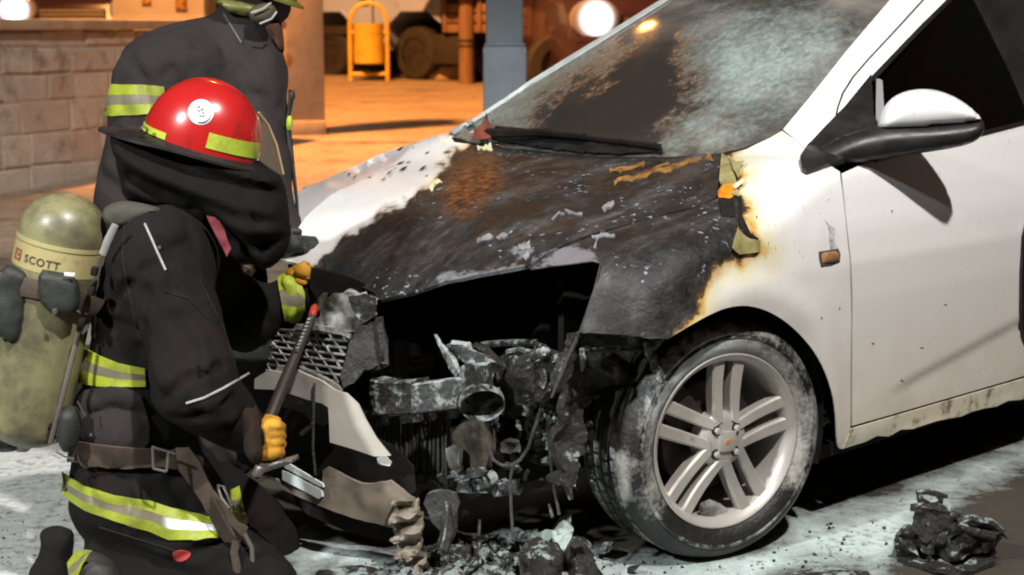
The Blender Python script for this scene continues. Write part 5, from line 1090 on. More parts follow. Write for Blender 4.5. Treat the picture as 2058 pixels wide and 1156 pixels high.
# helmet: shell, brim, band, badge, visor
HCt = V(404, 292, 3.72); HR = Matrix.Rotation(rad(17), 3, 'Y')           # nose down
HM = Matrix.Translation(HCt) @ HR.to_4x4()
u = 3.72 / FPX
helmet = bpy.data.objects.new('helmet', None); COL.objects.link(helmet); helmet.parent = ff
prof = [(118 * u * math.cos(a) ** .88, 128 * u * math.sin(a) ** .96 + 4 * u) for a in np.linspace(0, math.pi / 2, 15)] ; prof[-1] = (0.0005, 132 * u)
sh = MB().lathe([(118 * u, -6 * u)] + prof, HM, 48, 1.0, .80).build('shell', m_red, helmet)
MB().tube([HM @ Vector((118 * u * math.cos(a), 0, 128 * u * math.sin(a) + 5 * u)) for a in np.linspace(.12, math.pi - .12, 18)], .0035, 6).build('crest_ridge', m_red, helmet)
brim = []
N = 56
for j in range(N):
    a = 2 * math.pi * j / N; ca, sa = math.cos(a), math.sin(a); ext = 14 * u + 72 * u * max(0, -ca) ** 2 + 26 * u * max(0, ca) ** 3
    dr = -10 * u - 14 * u * max(0, -ca) ** 2; brim.append(((114 * u * ca, 92 * u * sa, 0), ((118 * u + ext) * ca, (95 * u + ext * .8) * sa, dr), ((118 * u + ext) * ca, (95 * u + ext * .8) * sa, dr - 5 * u), ((112 * u) * ca, (90 * u) * sa, -9 * u)))
MB().add([HM @ Vector(p) for q in brim for p in q], [(j * 4 + k, ((j + 1) % N) * 4 + k, ((j + 1) % N) * 4 + (k + 1) % 4, j * 4 + (k + 1) % 4) for j in range(N) for k in range(4)]).build('brim', m_black, helmet)
def hband(nm, a0, a1, z0, z1, mm, o_=.003):
    n = 26; pr = []
    for z_ in (z0, z1):
        s_ = min(.999, max(0, (z_ - 4 * u) / (128 * u))); rr = 118 * u * math.cos(math.asin(s_)) ** .88 + o_; pr.append((rr, z_))
    vs = []
    for j in range(n + 1):
        a = a0 + (a1 - a0) * j / n
        for rr, z_ in pr: vs += [HM @ Vector((rr * math.cos(a), rr * math.sin(a) * .80, z_)), HM @ Vector(((rr - .006) * math.cos(a), (rr - .006) * math.sin(a) * .80, z_))]
    fs = [(j * 4, j * 4 + 4, j * 4 + 6, j * 4 + 2) for j in range(n)] + [(j * 4 + 2, j * 4 + 6, j * 4 + 7, j * 4 + 3) for j in range(n)] + [(j * 4, j * 4 + 1, j * 4 + 5, j * 4 + 4) for j in range(n)]
    return MB().add(vs, fs).build(nm, mm, helmet)
hband('reflective_band', rad(-78), rad(-8), 10 * u, 40 * u, m_lime); hband('reflective_band', rad(-195), rad(-118), 0, 13 * u, m_lime)
bd_ = HM @ Vector((-6 * u, -.1, 62 * u)); 
def onHelm(px, py):
    q = np.array(HM.inverted()); org = (q @ np.append(CAM, 1))[:3]; d = rays(px, py) @ q[:3, :3].T
    sc = np.array([118 * u, 118 * u * .8, 128 * u]); o2 = (org - [0, 0, 4 * u]) / sc; d2 = d / sc; A_ = (d2 ** 2).sum(-1); Bq = (d2 * o2).sum(-1); Cq = (o2 ** 2).sum() - 1.03
    t = (-Bq - np.sqrt(np.maximum(0, Bq * Bq - A_ * Cq))) / A_; return CAM + rays(px, py) * t[:, None]
circ = lambda x, y, r_, n=22: [(x + r_ * math.cos(2 * math.pi * k / n), y + r_ * 0.98 * math.sin(2 * math.pi * k / n)) for k in range(n)]
wsheet('badge', circ(404, 226, 26), onHelm, helmet, m_white, .002, 5, off=.002)
wsheet('badge_emblem', [(396, 216), (404, 212), (414, 216), (416, 226), (410, 236), (402, 234), (397, 228)], onHelm, helmet, M('worn_print', (.12, .12, .12), (.65, .65, .64), sc=160, rough=.5, lo=.45, hi=.55), .001, 3, off=.005)
wsheet('badge_ring', [(404 + r_ * math.cos(a), 226 + r_ * math.sin(a)) for r_, an in ((22, np.linspace(.2, 1.9, 10)), (20, np.linspace(1.9, .2, 10))) for a in an], onHelm, helmet, m_bpl, .001, 4, off=.0055)
MB().lathe([(.006, 0), (.010, .002), (.010, .006), (.006, .008)], Matrix.Translation(V(290, 262, 3.62)) @ Matrix.Rotation(rad(90), 4, 'X'), 14).build('strap_ring', m_disc, helmet)
vis = NT('clear_amber_visor'); vis.set(col=(.42, .30, .18), rough=.08, alpha=.14, spec=.6); m_vis = vis.m
wsheet('visor', smooth_poly([(518, 225), (535, 248), (552, 285), (565, 330), (571, 352), (560, 350), (540, 338), (520, 320), (514, 285)], 1), lambda x, y: P(x, y, 3.66 + .0012 * (x - 515)), helmet, m_vis, .003, 8)
wtube('visor_edge', [(520, 226, 3.66), (540, 252, 3.69), (556, 290, 3.71), (570, 350, 3.73)], .0022, M('amber_edge', (.6, .42, .2), rough=.3), helmet, 6)
# neck cape hanging from the brim over the collar
cape = wlump('neck_cape', smooth_poly([(222, 252), (300, 264), (420, 290), (512, 318), (560, 346), (575, 380), (582, 440), (586, 480), (568, 520), (535, 545), (498, 528), (470, 520), (452, 480), (428, 440), (380, 424), (300, 414), (250, 402), (244, 330), (228, 290)], 1), 3.72, ff, m_cape, .10, .10, 7, amp=.006, fr=10, seed=6, pw=.38, disp=folds([([(250, 300), (330, 345), (440, 390), (560, 420)], 16, .022), ([(280, 350), (370, 390), (450, 440), (520, 530)], 15, -.022), ([(330, 300), (430, 350), (520, 370), (580, 385)], 12, -.018), ([(420, 310), (500, 345), (565, 360)], 12, .018), ([(440, 420), (500, 450), (575, 455)], 15, .024), ([(470, 480), (520, 490), (580, 470)], 12, -.018), ([(245, 330), (300, 390), (380, 410)], 13, .016), ([(500, 390), (530, 430), (540, 500)], 12, -.014)]))
wlump('cape_hem', smooth_poly([(205, 418), (240, 402), (300, 410), (330, 424), (290, 440), (262, 462), (222, 462), (205, 440)], 2), 3.58, ff, cloth_mat('grey_hood_lining', (.055, .052, .043), (.085, .08, .066)), .035, .03, 7, amp=.010, fr=24, seed=8)
wsheet('collar_lining', [(414, 434), (430, 437), (450, 462), (464, 500), (456, 516), (440, 482), (424, 456)], onY(3.60), ff, M('dark_red_lining', (.22, .028, .035), (.14, .02, .025), rough=.8), .006, 6, amp=.004, fr=40)
wlump('chin_strap', [(474, 520), (508, 520), (514, 545), (505, 556), (488, 548)], 3.70, ff, M('tan_leather', (.24, .15, .085), (.15, .09, .05), sc=30, rough=.6), .012, .01, 6)
MB().lathe([(0, .004), (.006, .004), (.007, 0)], Matrix.Translation(V(492, 541, 3.68)) @ Matrix.Rotation(rad(90), 4, 'X'), 10).build('snap', m_chrome, ff)
def onpath(on, pl, n=26):                          # a line of points lying on the cloth
    t = np.linspace(0, len(pl) - 1, n); x = np.interp(t, range(len(pl)), [q[0] for q in pl]); y = np.interp(t, range(len(pl)), [q[1] for q in pl]); p = on(x, y)
    return [(a, b, c_ - .002) for a, b, c_ in zip(x, y, p[:, 1])]
# coat markings
wtube('piping', onpath(on1, [(291, 450), (302, 474), (316, 506), (333, 543)]), .0028, m_pipe, ff, 6)
wtube('piping', onpath(on1, [(374, 811), (410, 800), (450, 780), (501, 750)]), .0028, m_pipe, ff, 6)
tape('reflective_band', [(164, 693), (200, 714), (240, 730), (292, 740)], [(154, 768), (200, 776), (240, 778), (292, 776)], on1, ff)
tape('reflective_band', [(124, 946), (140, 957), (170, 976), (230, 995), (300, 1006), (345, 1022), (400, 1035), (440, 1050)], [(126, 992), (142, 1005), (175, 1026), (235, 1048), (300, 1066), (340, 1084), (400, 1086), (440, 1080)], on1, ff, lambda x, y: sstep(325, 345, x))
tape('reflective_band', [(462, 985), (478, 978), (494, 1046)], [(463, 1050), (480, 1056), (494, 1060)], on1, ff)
wsheet('red_patch', smooth_poly([(346, 1108), (366, 1104), (386, 1110), (380, 1124), (364, 1130), (350, 1122)], 1), on1, ff, M('red_patch_cloth', (.42, .035, .03), (.33, .03, .025), rough=.8), .003, 5, off=.004)
# cuffs and gloves
tape('cuff_band', [(560, 560), (590, 548), (602, 570), (610, 590)], [(570, 640), (588, 648), (600, 640), (610, 620)], castW(sdf1), ff, None, .008)
wlump('cuff_band', smooth_poly([(562, 556), (585, 552), (603, 572), (609, 598), (603, 628), (586, 646), (572, 640), (570, 600)], 2), 3.93, ff, m_lime, .02, .02, 6)
wlump('coat_cuff', smooth_poly([(484, 800), (512, 808), (530, 850), (534, 905), (524, 930), (500, 926), (482, 890), (476, 840)], 2), 3.50, ff, cloth_mat('brown_black_cuff', (.035, .024, .018), (.05, .034, .026)), .045, .04, 8, amp=.006, fr=30)
def glove(name, fingers, palm, m, parent, h=.0035, k=.010):
    cs = [(pt(*a[:3]), pt(*b[:3]), pxm(a[3], a[2]), pxm(b[3], b[2])) for ch in fingers for a, b in zip(ch[:-1], ch[1:])]
    pl = [(pt(*a[:3]), pt(*b[:3]), pxm(a[3], a[2]), pxm(b[3], b[2])) for a, b in palm]
    def f(X_, Y_, Z_):
        v = None
        for a, b, r1, r2 in pl: d = cap(X_, Y_, Z_, a, b, r1, r2); v = d if v is None else smin(v, d, .02)
        fs_ = None
        for a, b, r1, r2 in cs: d = cap(X_, Y_, Z_, a, b, r1, r2); fs_ = d if fs_ is None else np.minimum(fs_, d)
        return smin(v, fs_, k) + .0022 * fbm(np.stack([X_, Y_, Z_], -1) * np.array([30, 30, 75]), 3, 5)
    al = np.array([q for c_ in cs + pl for q in c_[:2]]); vs, fs = nets(f, al.min(0) - .035, al.max(0) + .035, h)
    return mesh(name, vs, fs, parent, m, True, None)
glove('glove', [[(532, 858 + 17 * i, 3.52, 10), (556, 854 + 17 * i, 3.495, 10.5), (566, 860 + 17 * i, 3.53, 9.5), (552, 864 + 17 * i, 3.56, 8.5)] for i in range(4)] + [[(530, 850, 3.53, 10), (538, 842, 3.57, 10), (556, 846, 3.58, 8.5)]],
      [((526, 860, 3.515, 21), (532, 904, 3.515, 21)), ((546, 862, 3.50, 15), (548, 904, 3.50, 15)), ((512, 880, 3.53, 22), (528, 884, 3.52, 22))], m_glove, ff, k=.022)
glove('glove', [[(596, 540 + 5 * i, 3.95, 8), (612 + i, 532 + 8 * i, 3.93, 8), (623, 540 + 8 * i, 3.95, 7.5), (618, 548 + 8 * i, 3.98, 7)] for i in range(4)] + [[(590, 548, 3.95, 8), (600, 562, 3.93, 8), (612, 568, 3.93, 7)]],
      [((588, 552, 3.96, 15), (602, 548, 3.96, 14))], m_glove, ff)
# boot of the near leg
boot = wlump('boot', smooth_poly([(78, 1070), (100, 1056), (138, 1060), (150, 1080), (145, 1120), (150, 1175), (60, 1178), (56, 1150), (76, 1120), (82, 1095)], 2), 3.60, ff, m_coat, .05, .05, 9, amp=.008, fr=18, seed=4)
wlump('boot_cuff', smooth_poly([(134, 1156), (140, 1120), (160, 1106), (190, 1108), (225, 1125), (250, 1160), (240, 1190), (140, 1190)], 2), 3.54, ff, m_boot, .05, .05, 8)
tape('boot_band', [(136, 1130), (150, 1110), (170, 1104), (186, 1106)], [(142, 1170), (155, 1165), (166, 1135), (180, 1112)], onY(3.487), ff)
# belt, straps and breathing set (worn, so a thing of its own hangs on it)
ba = thing('breathing_set', 'dusty olive air cylinder with black pads on the kneeling firefighter\'s back', 'air cylinder', (0, 0, 0))
m_tank = M('olive_composite', (0.27, 0.25, 0.125), (0.13, 0.12, 0.065), sc=6, rough=0.28, r2=0.5, coat=0.35, dirt=(0.06, 0.05, 0.035), dsc=6, damt=(0.46, 0.72), bump=0.06, bsc=60)
ta, tb_ = V(126, 470, 3.60), V(52, 842, 3.60); zax = (ta - tb_).normalized(); xax = Vector((1, 0, 0)); xax = (xax - zax * xax.dot(zax)).normalized(); yax = zax.cross(xax)
TM = Matrix(((xax.x, yax.x, zax.x, tb_.x), (xax.y, yax.y, zax.y, tb_.y), (xax.z, yax.z, zax.z, tb_.z), (0, 0, 0, 1))); TL = (ta - tb_).length; TR = 87 * 3.6 / FPX
dome = [(TR * math.cos(a) ** .8, TL + 82 * 3.6 / FPX * math.sin(a)) for a in np.linspace(0, 1.45, 10)] + [(.012, TL + 84 * 3.6 / FPX), (0, TL + 84 * 3.6 / FPX)]
bot = [(0, -.075), (.02, -.075), (.03, -.06)] + [(TR * math.cos(a) ** .8, -.06 * math.sin(a)) for a in np.linspace(1.3, 0, 8)]
cyl = MB().lathe(bot + dome, TM, 56).build('cylinder', m_tank, ba)
m_label = M('yellowed_label', (0.50, 0.42, 0.20), (0.40, 0.33, 0.15), sc=9, rough=0.4, dirt=(.15, .11, .06), dsc=14, damt=(.58, .8))
def ring(nm, z0, z1, o_, mm, a0=0, a1=2 * math.pi, n=48): return MB().lathe([(TR - .001, z0), (TR + o_, z0), (TR + o_, z1), (TR - .001, z1)], TM, n, a0=a0, a1=a1).build(nm, mm, ba)
zl = TL - .014; ring('label', zl - .066, zl - .012, .0010, m_label); ring('label', zl - .008, zl + .002, .0010, m_label)
def curved(nm, me, a_mid, z_, s_, mm):             # wraps flat lettering round the cylinder
    for v in me.vertices:
        a = a_mid + v.co.x * s_ / TR; v.co = TM @ Vector(((TR + .0022 + v.co.z * s_) * math.cos(a), (TR + .0022 + v.co.z * s_) * math.sin(a), z_ + v.co.y * s_))
    return link(nm, me, ba, mm, False)
cu = bpy.data.curves.new('label_text', 'FONT'); cu.body = 'SCOTT'; cu.size = 1; cu.extrude = .02; cu.resolution_u = 3; cu.space_character = 1.12; cu.offset = .012
tmp = bpy.data.objects.new('label_text', cu); COL.objects.link(tmp); bpy.context.view_layer.update()
me = bpy.data.meshes.new_from_object(tmp.evaluated_get(bpy.context.evaluated_depsgraph_get())); bpy.data.objects.remove(tmp)
m_ink = M('faded_black_print', (.05, .045, .03), (.10, .085, .05), sc=60, rough=.5)
curved('lettering', me, rad(-121), zl - .050, .0245, m_ink)
sq = MB(); 
for x0, x1, y0, y1 in ((-.5, .5, -.5, -.32), (-.5, .5, .32, .5), (-.5, -.32, -.32, .32), (.32, .5, -.32, .32), (-.02, .32, -.12, .05), (-.12, .12, .05, .2)):
    sq.add([(x0, y0, 0), (x1, y0, 0), (x1, y1, 0), (x0, y1, 0)], [(0, 1, 2, 3)])
ms = bpy.data.meshes.new('logo'); ms.from_pydata(sq.v, [], sq.f); ms.update(); curved('logo', ms, rad(-136), zl - .041, .026, M('faded_red_print', (.28, .07, .04), (.22, .06, .035), rough=.5))
for nm, out, Y_, fr_ in (('pad', [(0, 545), (18, 528), (50, 545), (58, 556), (55, 600), (48, 680), (30, 690), (-20, 670), (-30, 560)], 3.515, .022), ('pad', [(78, 540), (110, 545), (158, 556), (162, 600), (156, 628), (120, 634), (98, 628), (76, 600)], 3.495, .022)):
    wlump(nm, smooth_poly(out, 1), Y_, ba, m_bglove, fr_, .02, 8, pw=.25, amp=.004, fr=24)
wtube('pad_strap', [(-30, 560, 3.50), (40, 575, 3.50), (90, 585, 3.49), (150, 600, 3.50), (200, 620, 3.56)], [.022] * 5, m_strap, ba, 8, flat=.15, up=(0, -1, 0))
wsheet('back_plate', [(125, 508), (160, 515), (200, 517), (205, 530), (192, 590), (180, 660), (168, 672), (110, 662), (104, 655), (150, 640), (162, 600), (160, 556), (122, 540)], lambda x, y: P(x, y, 3.53 + .0006 * (x - 120)), ba, m_bpl, .02, 8, amp=.003, fr=20)
for x, y in ((190, 545), (183, 585), (165, 648)): MB().box(V(x, y, 3.50), (.014, .02, .020), Matrix.Rotation(rad(12), 3, 'Y'), .003).build('plate_slot', m_soot, ba)
MB().lathe([(0, .004), (.006, .003), (.007, 0)], Matrix.Translation(V(110, 626, 3.465)) @ Matrix.Rotation(rad(90), 4, 'X'), 10).build('rivet', m_chrome, ba)
MB().box(V(140, 552, 3.47), (.024, .006, .009), Matrix.Rotation(rad(5), 3, 'Y'), .002).build('pad_tag', m_white, ba)
wtube('shoulder_strap', [(206, 512, 3.50), (216, 485, 3.49), (232, 452, 3.48)], [.008, .009, .008], m_pipe, ba, 8, flat=.35, up=(0, -1, 0))
wtube('frame_tube', [(158, 668, 3.53), (140, 740, 3.52), (120, 820, 3.51), (102, 890, 3.52)], .0065, m_bpl, ba, 8)
wsheet('frame_foot', [(70, 850), (90, 828), (118, 815), (128, 840), (112, 892), (84, 892), (58, 880)], onY(3.54), ba, m_bpl, .015, 8, amp=.004, fr=30)
wlump('pressure_reducer', smooth_poly([(120, 822), (140, 812), (160, 822), (166, 850), (158, 890), (140, 912), (122, 905), (112, 870)], 2), 3.52, ba, m_bglove, .035, .03, 7)
wlump('cylinder_valve', smooth_poly([(-20, 868), (10, 862), (34, 872), (44, 890), (36, 906), (10, 910), (-20, 908)], 2), 3.58, ba, m_black, .03, .03, 6)
MB().lathe([(0, .006), (.007, .006), (.008, 0)], Matrix.Translation(V(14, 889, 3.545)) @ Matrix.Rotation(rad(90), 4, 'X'), 12).build('valve_screw', m_disc, ba)
wtube('valve_highlight', [(-30, 864, 3.55), (24, 866, 3.55)], .004, m_chrome, ba, 6)  # bright tube stands for the highlight along the valve
for x, y in ((103, 855), (100, 870)): MB().box(V(x, y, 3.53), (.007, .01, .009)).build('frame_slot', m_soot, ba, False)
# stitched seams of the coat
m_seam = M('coat_seam', (.004, .0035, .0035), (.008, .007, .007), rough=.9)
for sl_ in ([(250, 450), (246, 520), (262, 600), (280, 680)], [(205, 520), (196, 600), (190, 680)], [(400, 560), (450, 660), (480, 760)], [(200, 1060), (280, 1085), (360, 1110)], [(176, 960), (184, 1000), (186, 1030)], [(420, 640), (380, 600), (330, 585)]): wtube('seam', onpath(on1, sl_), .0022, m_seam, ff, 5)
# belt
wsheet('waist_pad', smooth_poly([(166, 790), (215, 775), (260, 780), (290, 800), (300, 880), (280, 905), (200, 890), (160, 880), (160, 830)], 1), on1, ba, m_coat2, .008, 9, off=.010, amp=.004, fr=16)
wsheet('waist_belt', [(156, 880), (220, 888), (300, 897), (350, 902), (400, 930), (396, 962), (350, 946), (300, 944), (220, 936), (150, 922)], on1, ba, m_strap, .005, 8, off=.020)
wsheet('hanging_strap', [(352, 902), (380, 900), (400, 925), (420, 970), (450, 1030), (476, 1085), (470, 1092), (450, 1090), (430, 1060), (405, 1010), (388, 985), (360, 945)], lambda x, y: on1(x, y) * 0 + P(x, y, 3.50 + .00018 * (y - 900)), ba, m_strap, .006, 8, amp=.004, fr=18)
wsheet('hanging_strap', [(428, 985), (452, 1010), (478, 1050), (498, 1062), (486, 1080), (460, 1050), (436, 1010)], onY(3.50), ba, m_strap, .006, 8, amp=.004, fr=18)
for nm, pts in (('buckle', [(306, 898), (352, 912)]), ('buckle', [(306, 898), (308, 942)]), ('buckle', [(338, 908), (334, 948)]), ('buckle', [(308, 942), (334, 948)])):
    wtube(nm, [(x, y, 3.46) for x, y in pts], .003, m_chrome if nm == 'buckle' and pts[0][1] != 942 else m_bpl, ba, 6)
wtube('carabiner', [(440, 985, 3.475), (446, 1000, 3.47), (462, 1020, 3.47), (466, 1016, 3.47), (450, 978, 3.47), (438, 975, 3.475), (440, 985, 3.475)], .0028, m_chrome, ba, 6)
wtube('strap_tail', [(476, 1085, 3.52), (470, 1110, 3.52), (476, 1140, 3.52), (472, 1175, 3.52)], [.010, .009, .010, .008], m_strap, ba, 8, flat=.3, up=(0, -1, 0))
wtube('hose', [(490, 1070, 3.54), (506, 1100, 3.54), (508, 1140, 3.54), (500, 1180, 3.54)], .0055, m_bpl, ba, 8)
wtube('belt_wire', [(112, 908, 3.5), (130, 918, 3.5), (150, 922, 3.5)], .0022, m_chrome, ba, 6); wtube('belt_wire', [(156, 806, 3.5), (166, 826, 3.5), (172, 836, 3.5)], .0022, m_chrome, ba, 6)
for x, y in ((188, 869), (172, 927), (322, 497)): MB().lathe([(0, .003), (.0035, .002), (.004, 0)], Matrix.Translation(Vector((on1(np.array([float(x)]), np.array([float(y)]))[0] - [0, .022 if y > 600 else .004, 0]).tolist())) @ Matrix.Rotation(rad(90), 4, 'X'), 8).build('stud', m_chrome, ba)

# ---- pry bar in his hands
bar = thing('pry_bar', 'long dark pry bar with a red tip and pale ticks held by gloves', 'pry bar', (0, 0, 0))
m_bar = M('dark_bar_steel', (0.075, 0.060, 0.050), (0.045, 0.036, 0.030), sc=14, rough=0.42, r2=0.6, metal=0.4)
ps = [(628, 636, 3.84), (600, 700, 3.76), (570, 772, 3.67), (540, 846, 3.58), (522, 900, 3.53), (514, 930, 3.51)]
wtube('shaft', ps, [.0105, .012, .0145, .0145, .014, .013], m_bar, bar, 12)
wtube('tip', [(626, 640, 3.845), (632, 618, 3.865), (634, 612, 3.87)], [.0105, .009, .003], M('red_enamel', (.55, .05, .03), (.45, .04, .025), rough=.4), bar, 10)
for i in range(9):
    uu = i / 8; MB().box(V(621 - 23 * uu, 641 + 58 * uu, 3.815 - .09 * uu), (.0075, .004, .0035), Matrix.Rotation(rad(-18), 3, 'Y')).build('tick', m_pipe, bar, False)
wlump('adze', [(505, 952), (514, 934), (540, 926), (575, 920), (606, 911), (609, 916), (585, 932), (555, 942), (530, 950), (520, 966), (513, 962)], 3.50, bar, M('worn_tool_steel', (.20, .17, .15), (.13, .11, .095), sc=20, rough=.4, metal=.5), .010, .010, 6)
wlump('block', [(638, 600), (650, 588), (660, 588), (652, 622), (640, 636), (632, 622)], 3.90, bar, m_tan, .012, .012, 6)

axe = thing('axe', 'flat black tool blade held by the raised yellow glove under the bonnet edge', 'axe', (0, 0, 0))
wsheet('blade', [(624, 538), (660, 545), (705, 558), (752, 580), (757, 598), (735, 600), (700, 590), (660, 592), (636, 600), (622, 578)], lambda x, y: P(x, y, 3.93 + .0002 * (x - 620)), axe, M('black_axe_steel', (.003, .0028, .0026), (.007, .006, .0056), sc=20, rough=.75, bump=.2, bsc=40, spec=.15), .012, 8)
wlump('poll', smooth_poly([(588, 548), (598, 528), (612, 526), (626, 536), (622, 560), (604, 560)], 1), 3.925, axe, m_glove, .012, .012, 5)
# ---- the second firefighter, bending behind him
f2 = thing('person', 'second firefighter in a charcoal coat bending behind the red helmet', 'person', (0, 0, 0), 0, 'firefighters at the burnt car')
Y2 = 4.66
parts2 = [(410, 150, Y2, 112, 385, 420, Y2, 150), (385, 150, Y2 - .10, 90, 360, 430, Y2 - .08, 150), (325, 150, Y2, 88, 300, 420, Y2, 112), (470, 130, Y2, 84, 470, 400, Y2, 104), (500, 140, Y2 - .02, 78, 520, 330, Y2 - .14, 62), (520, 330, Y2 - .14, 60, 575, 470, Y2 - .22, 36),
    (310, 160, Y2 - .12, 80, 268, 400, Y2 - .12, 76), (268, 400, Y2 - .12, 70, 330, 560, Y2 - .2, 44), (350, 470, Y2, 120, 330, 900, Y2, 62), (440, 470, Y2, 105, 450, 900, Y2, 60), (330, 915, Y2, 50, 330, 935, Y2 - .18, 40), (450, 915, Y2, 50, 450, 935, Y2 - .18, 40),
    (470, 90, Y2, 60, 505, 10, Y2, 52), (505, -20, Y2, 66, 525, 5, Y2, 55), (555, 0, Y2, 9, 566, 18, Y2, 12)]
raw2 = union(parts2)
sdf2 = wrinkled(raw2, .009, 6, 11, creases(raw2, [([(340, 145), (395, 90), (432, 74)], .016, .015), ([(395, 135), (362, 180), (345, 240)], .018, .013), ([(470, 110), (500, 190), (512, 290)], .016, .012), ([(235, 290), (280, 320), (330, 318)], .016, .012),
    ([(525, 190), (555, 230), (572, 250)], .014, .012), ([(260, 120), (290, 160), (300, 210)], .015, .011), ([(200, 350), (240, 380), (250, 420)], .015, .012), ([(420, 60), (450, 90), (455, 130)], .014, .010)], 3.8, 5.4))
body2 = body_mesh('body', sdf2, (-1.36, 4.2, -.02), (-.58, 5.0, 1.56), .0125, m_coat2, f2)
on2 = castW(sdf2, 3.8, 5.4)
tape('reflective_band', [(226, 170), (260, 170), (312, 172), (330, 175)], [(208, 235), (250, 232), (300, 230), (330, 232)], on2, f2)
wtube('piping', [(x, y, on2(np.array([x], float), np.array([y], float))[0][1] - .003) for x, y in [(450, 28), (466, 55), (485, 86)]], .003, m_bpl, f2, 6)
h2 = bpy.data.objects.new('helmet', None); COL.objects.link(h2); h2.parent = f2
HM2 = Matrix.Translation(V(500, -34, Y2)) @ Matrix.Rotation(rad(20), 4, 'Y'); u2 = Y2 / FPX
m_olive = M('olive_yellow_shell', (.17, .17, .03), (.12, .115, .025), sc=8, rough=.4, dirt=(.09, .08, .03), dsc=9, damt=(.5, .75))
MB().lathe([(100 * u2, -4 * u2)] + [(100 * u2 * math.cos(a) ** .88, 110 * u2 * math.sin(a)) for a in np.linspace(0, 1.5, 12)] + [(0, 110 * u2)], HM2, 40, 1, .82).build('shell', m_olive, h2)
MB().lathe([(96 * u2, 0), (118 * u2, -8 * u2), (118 * u2, -12 * u2), (94 * u2, -6 * u2)], HM2, 40, 1, .82).build('brim', m_olive, h2)
wlump('neck_flap', smooth_poly([(425, -10), (470, 0), (540, 14), (545, 30), (520, 34), (480, 30), (448, 22)], 1), Y2 - .10, f2, m_olive, .02, .02, 8, amp=.006, fr=30)
wlump('mask', smooth_poly([(498, 18), (530, 4), (552, 10), (558, 30), (540, 44), (515, 50), (500, 38)], 2), Y2 - .13, f2, M('olive_mask_rubber', (.10, .085, .045), (.07, .06, .035), rough=.4), .03, .03, 7)
wtube('mask_frame', [(505, 26, Y2 - .17), (528, 18, Y2 - .17), (545, 6, Y2 - .17)], .003, m_pipe, f2, 6); wtube('mask_frame', [(522, 48, Y2 - .17), (546, 38, Y2 - .17), (556, 24, Y2 - .16)], .003, m_pipe, f2, 6)
wlump('hood', smooth_poly([(520, 46), (548, 44), (564, 36), (570, 70), (572, 110), (560, 100), (540, 75)], 1), Y2 - .02, f2, cloth_mat('brown_hood_cloth', (.07, .035, .025), (.10, .05, .035)), .04, .04, 7)
wlump('glove', smooth_poly([(560, 470), (588, 462), (600, 470), (622, 476), (640, 484), (642, 494), (630, 502), (604, 510), (588, 524), (560, 530)], 1), 4.34, f2, m_bglove, .02, .02, 6) if False else None
Yg = float(c2w(cast(np.array([612.]), np.array([492.])))[0][1]) - .035
glove('glove', [[(588, 486 + 4 * i, Yg - .005 * i, 9.5), (612, 482 + 6 * i, Yg - .01 * i, 9), (634 - 4 * (i - 1) ** 2, 484 + 7 * i, Yg + .01 - .008 * i, 8)] for i in range(4)] + [[(580, 474, Yg, 10), (590, 464, Yg, 9.5), (600, 466, Yg, 8)]], [((566, 492, Yg + .02, 24), (590, 492, Yg, 20)), ((560, 470, Yg + .05, 26), (572, 492, Yg + .02, 24))], m_bglove, f2)
wlump('coat_clip', [(580, 180), (592, 182), (594, 196), (586, 208), (580, 204)], Y2 - .1, f2, m_bglove, .015, .015, 5)
st = wtube('lanyard', [(586, 196, Y2 - .12), (580, 230, Y2 - .12), (580, 262, Y2 - .13), (584, 300, Y2 - .14), (590, 350, Y2 - .16), (596, 400, Y2 - .18), (598, 436, Y2 - .19), (592, 444, Y2 - .19), (578, 440, Y2 - .19)], [.008, .006, .008, .008, .006, .005, .005, .005, .004], m_black, f2, 8)
wlump('lanyard_clip', smooth_poly([(576, 234), (586, 232), (590, 250), (584, 264), (575, 260)], 1), Y2 - .14, f2, m_lime, .010, .01, 5)
# ------------------------------------------------------------------ burnt pieces on the ground
def gpos(lean=0.0):                                # upright pieces: each stands on the ground where it lies
    return lambda x, y: P(x, y, lean)
def Yg0(px, py): return float(G(float(px), float(py))[1])
Ym = Yg0(1900, 1120)
mb_ = lump('burnt_lump', smooth_poly([(1803, 1080), (1812, 1060), (1832, 1062), (1842, 1030), (1868, 1022), (1890, 1026), (1920, 1030), (1935, 1048), (1990, 1052), (2014, 1068), (2020, 1084), (2004, 1096), (2000, 1110), (1985, 1120), (1930, 1142), (1900, 1140), (1850, 1122), (1808, 1110)], 1), onY(Ym), None, m_char, .035, .05, 7, amp=.022, fr=24, seed=71, eye=CAM, edge=3)
tag(mb_, 'charred melted lamp housing with an upright bracket lying right of the wheel', 'debris')
sheet('housing_wall', [(1832, 1062), (1845, 1028), (1880, 1022), (1925, 1032), (1936, 1060), (1905, 1090), (1850, 1086)], onY(Ym - .06), mb_, m_char, .02, 6, amp=.022, fr=30, seed=72, eye=CAM, edge=5)
sheet('housing_wall', [(1850, 1080), (1900, 1074), (1990, 1060), (2010, 1080), (1985, 1112), (1900, 1128), (1846, 1112)], onY(Ym - .07), mb_, m_char, .02, 6, amp=.022, fr=30, seed=74, eye=CAM, edge=5)
sheet('torn_strip', [(1806, 1084), (1816, 1058), (1840, 1064), (1846, 1110), (1826, 1106)], onY(Ym - .05), mb_, m_char, .012, 6, amp=.016, fr=40, seed=75, eye=CAM, edge=5)
MB().tube([V(x, y, Ym - .02) for x, y in [(1872, 1030), (1868, 1014), (1850, 1006), (1846, 990), (1866, 988), (1892, 996), (1890, 1010), (1878, 1018)]], [.008, .007, .010, .010, .008, .008, .008, .009], 6).build('bracket', m_char, mb_)
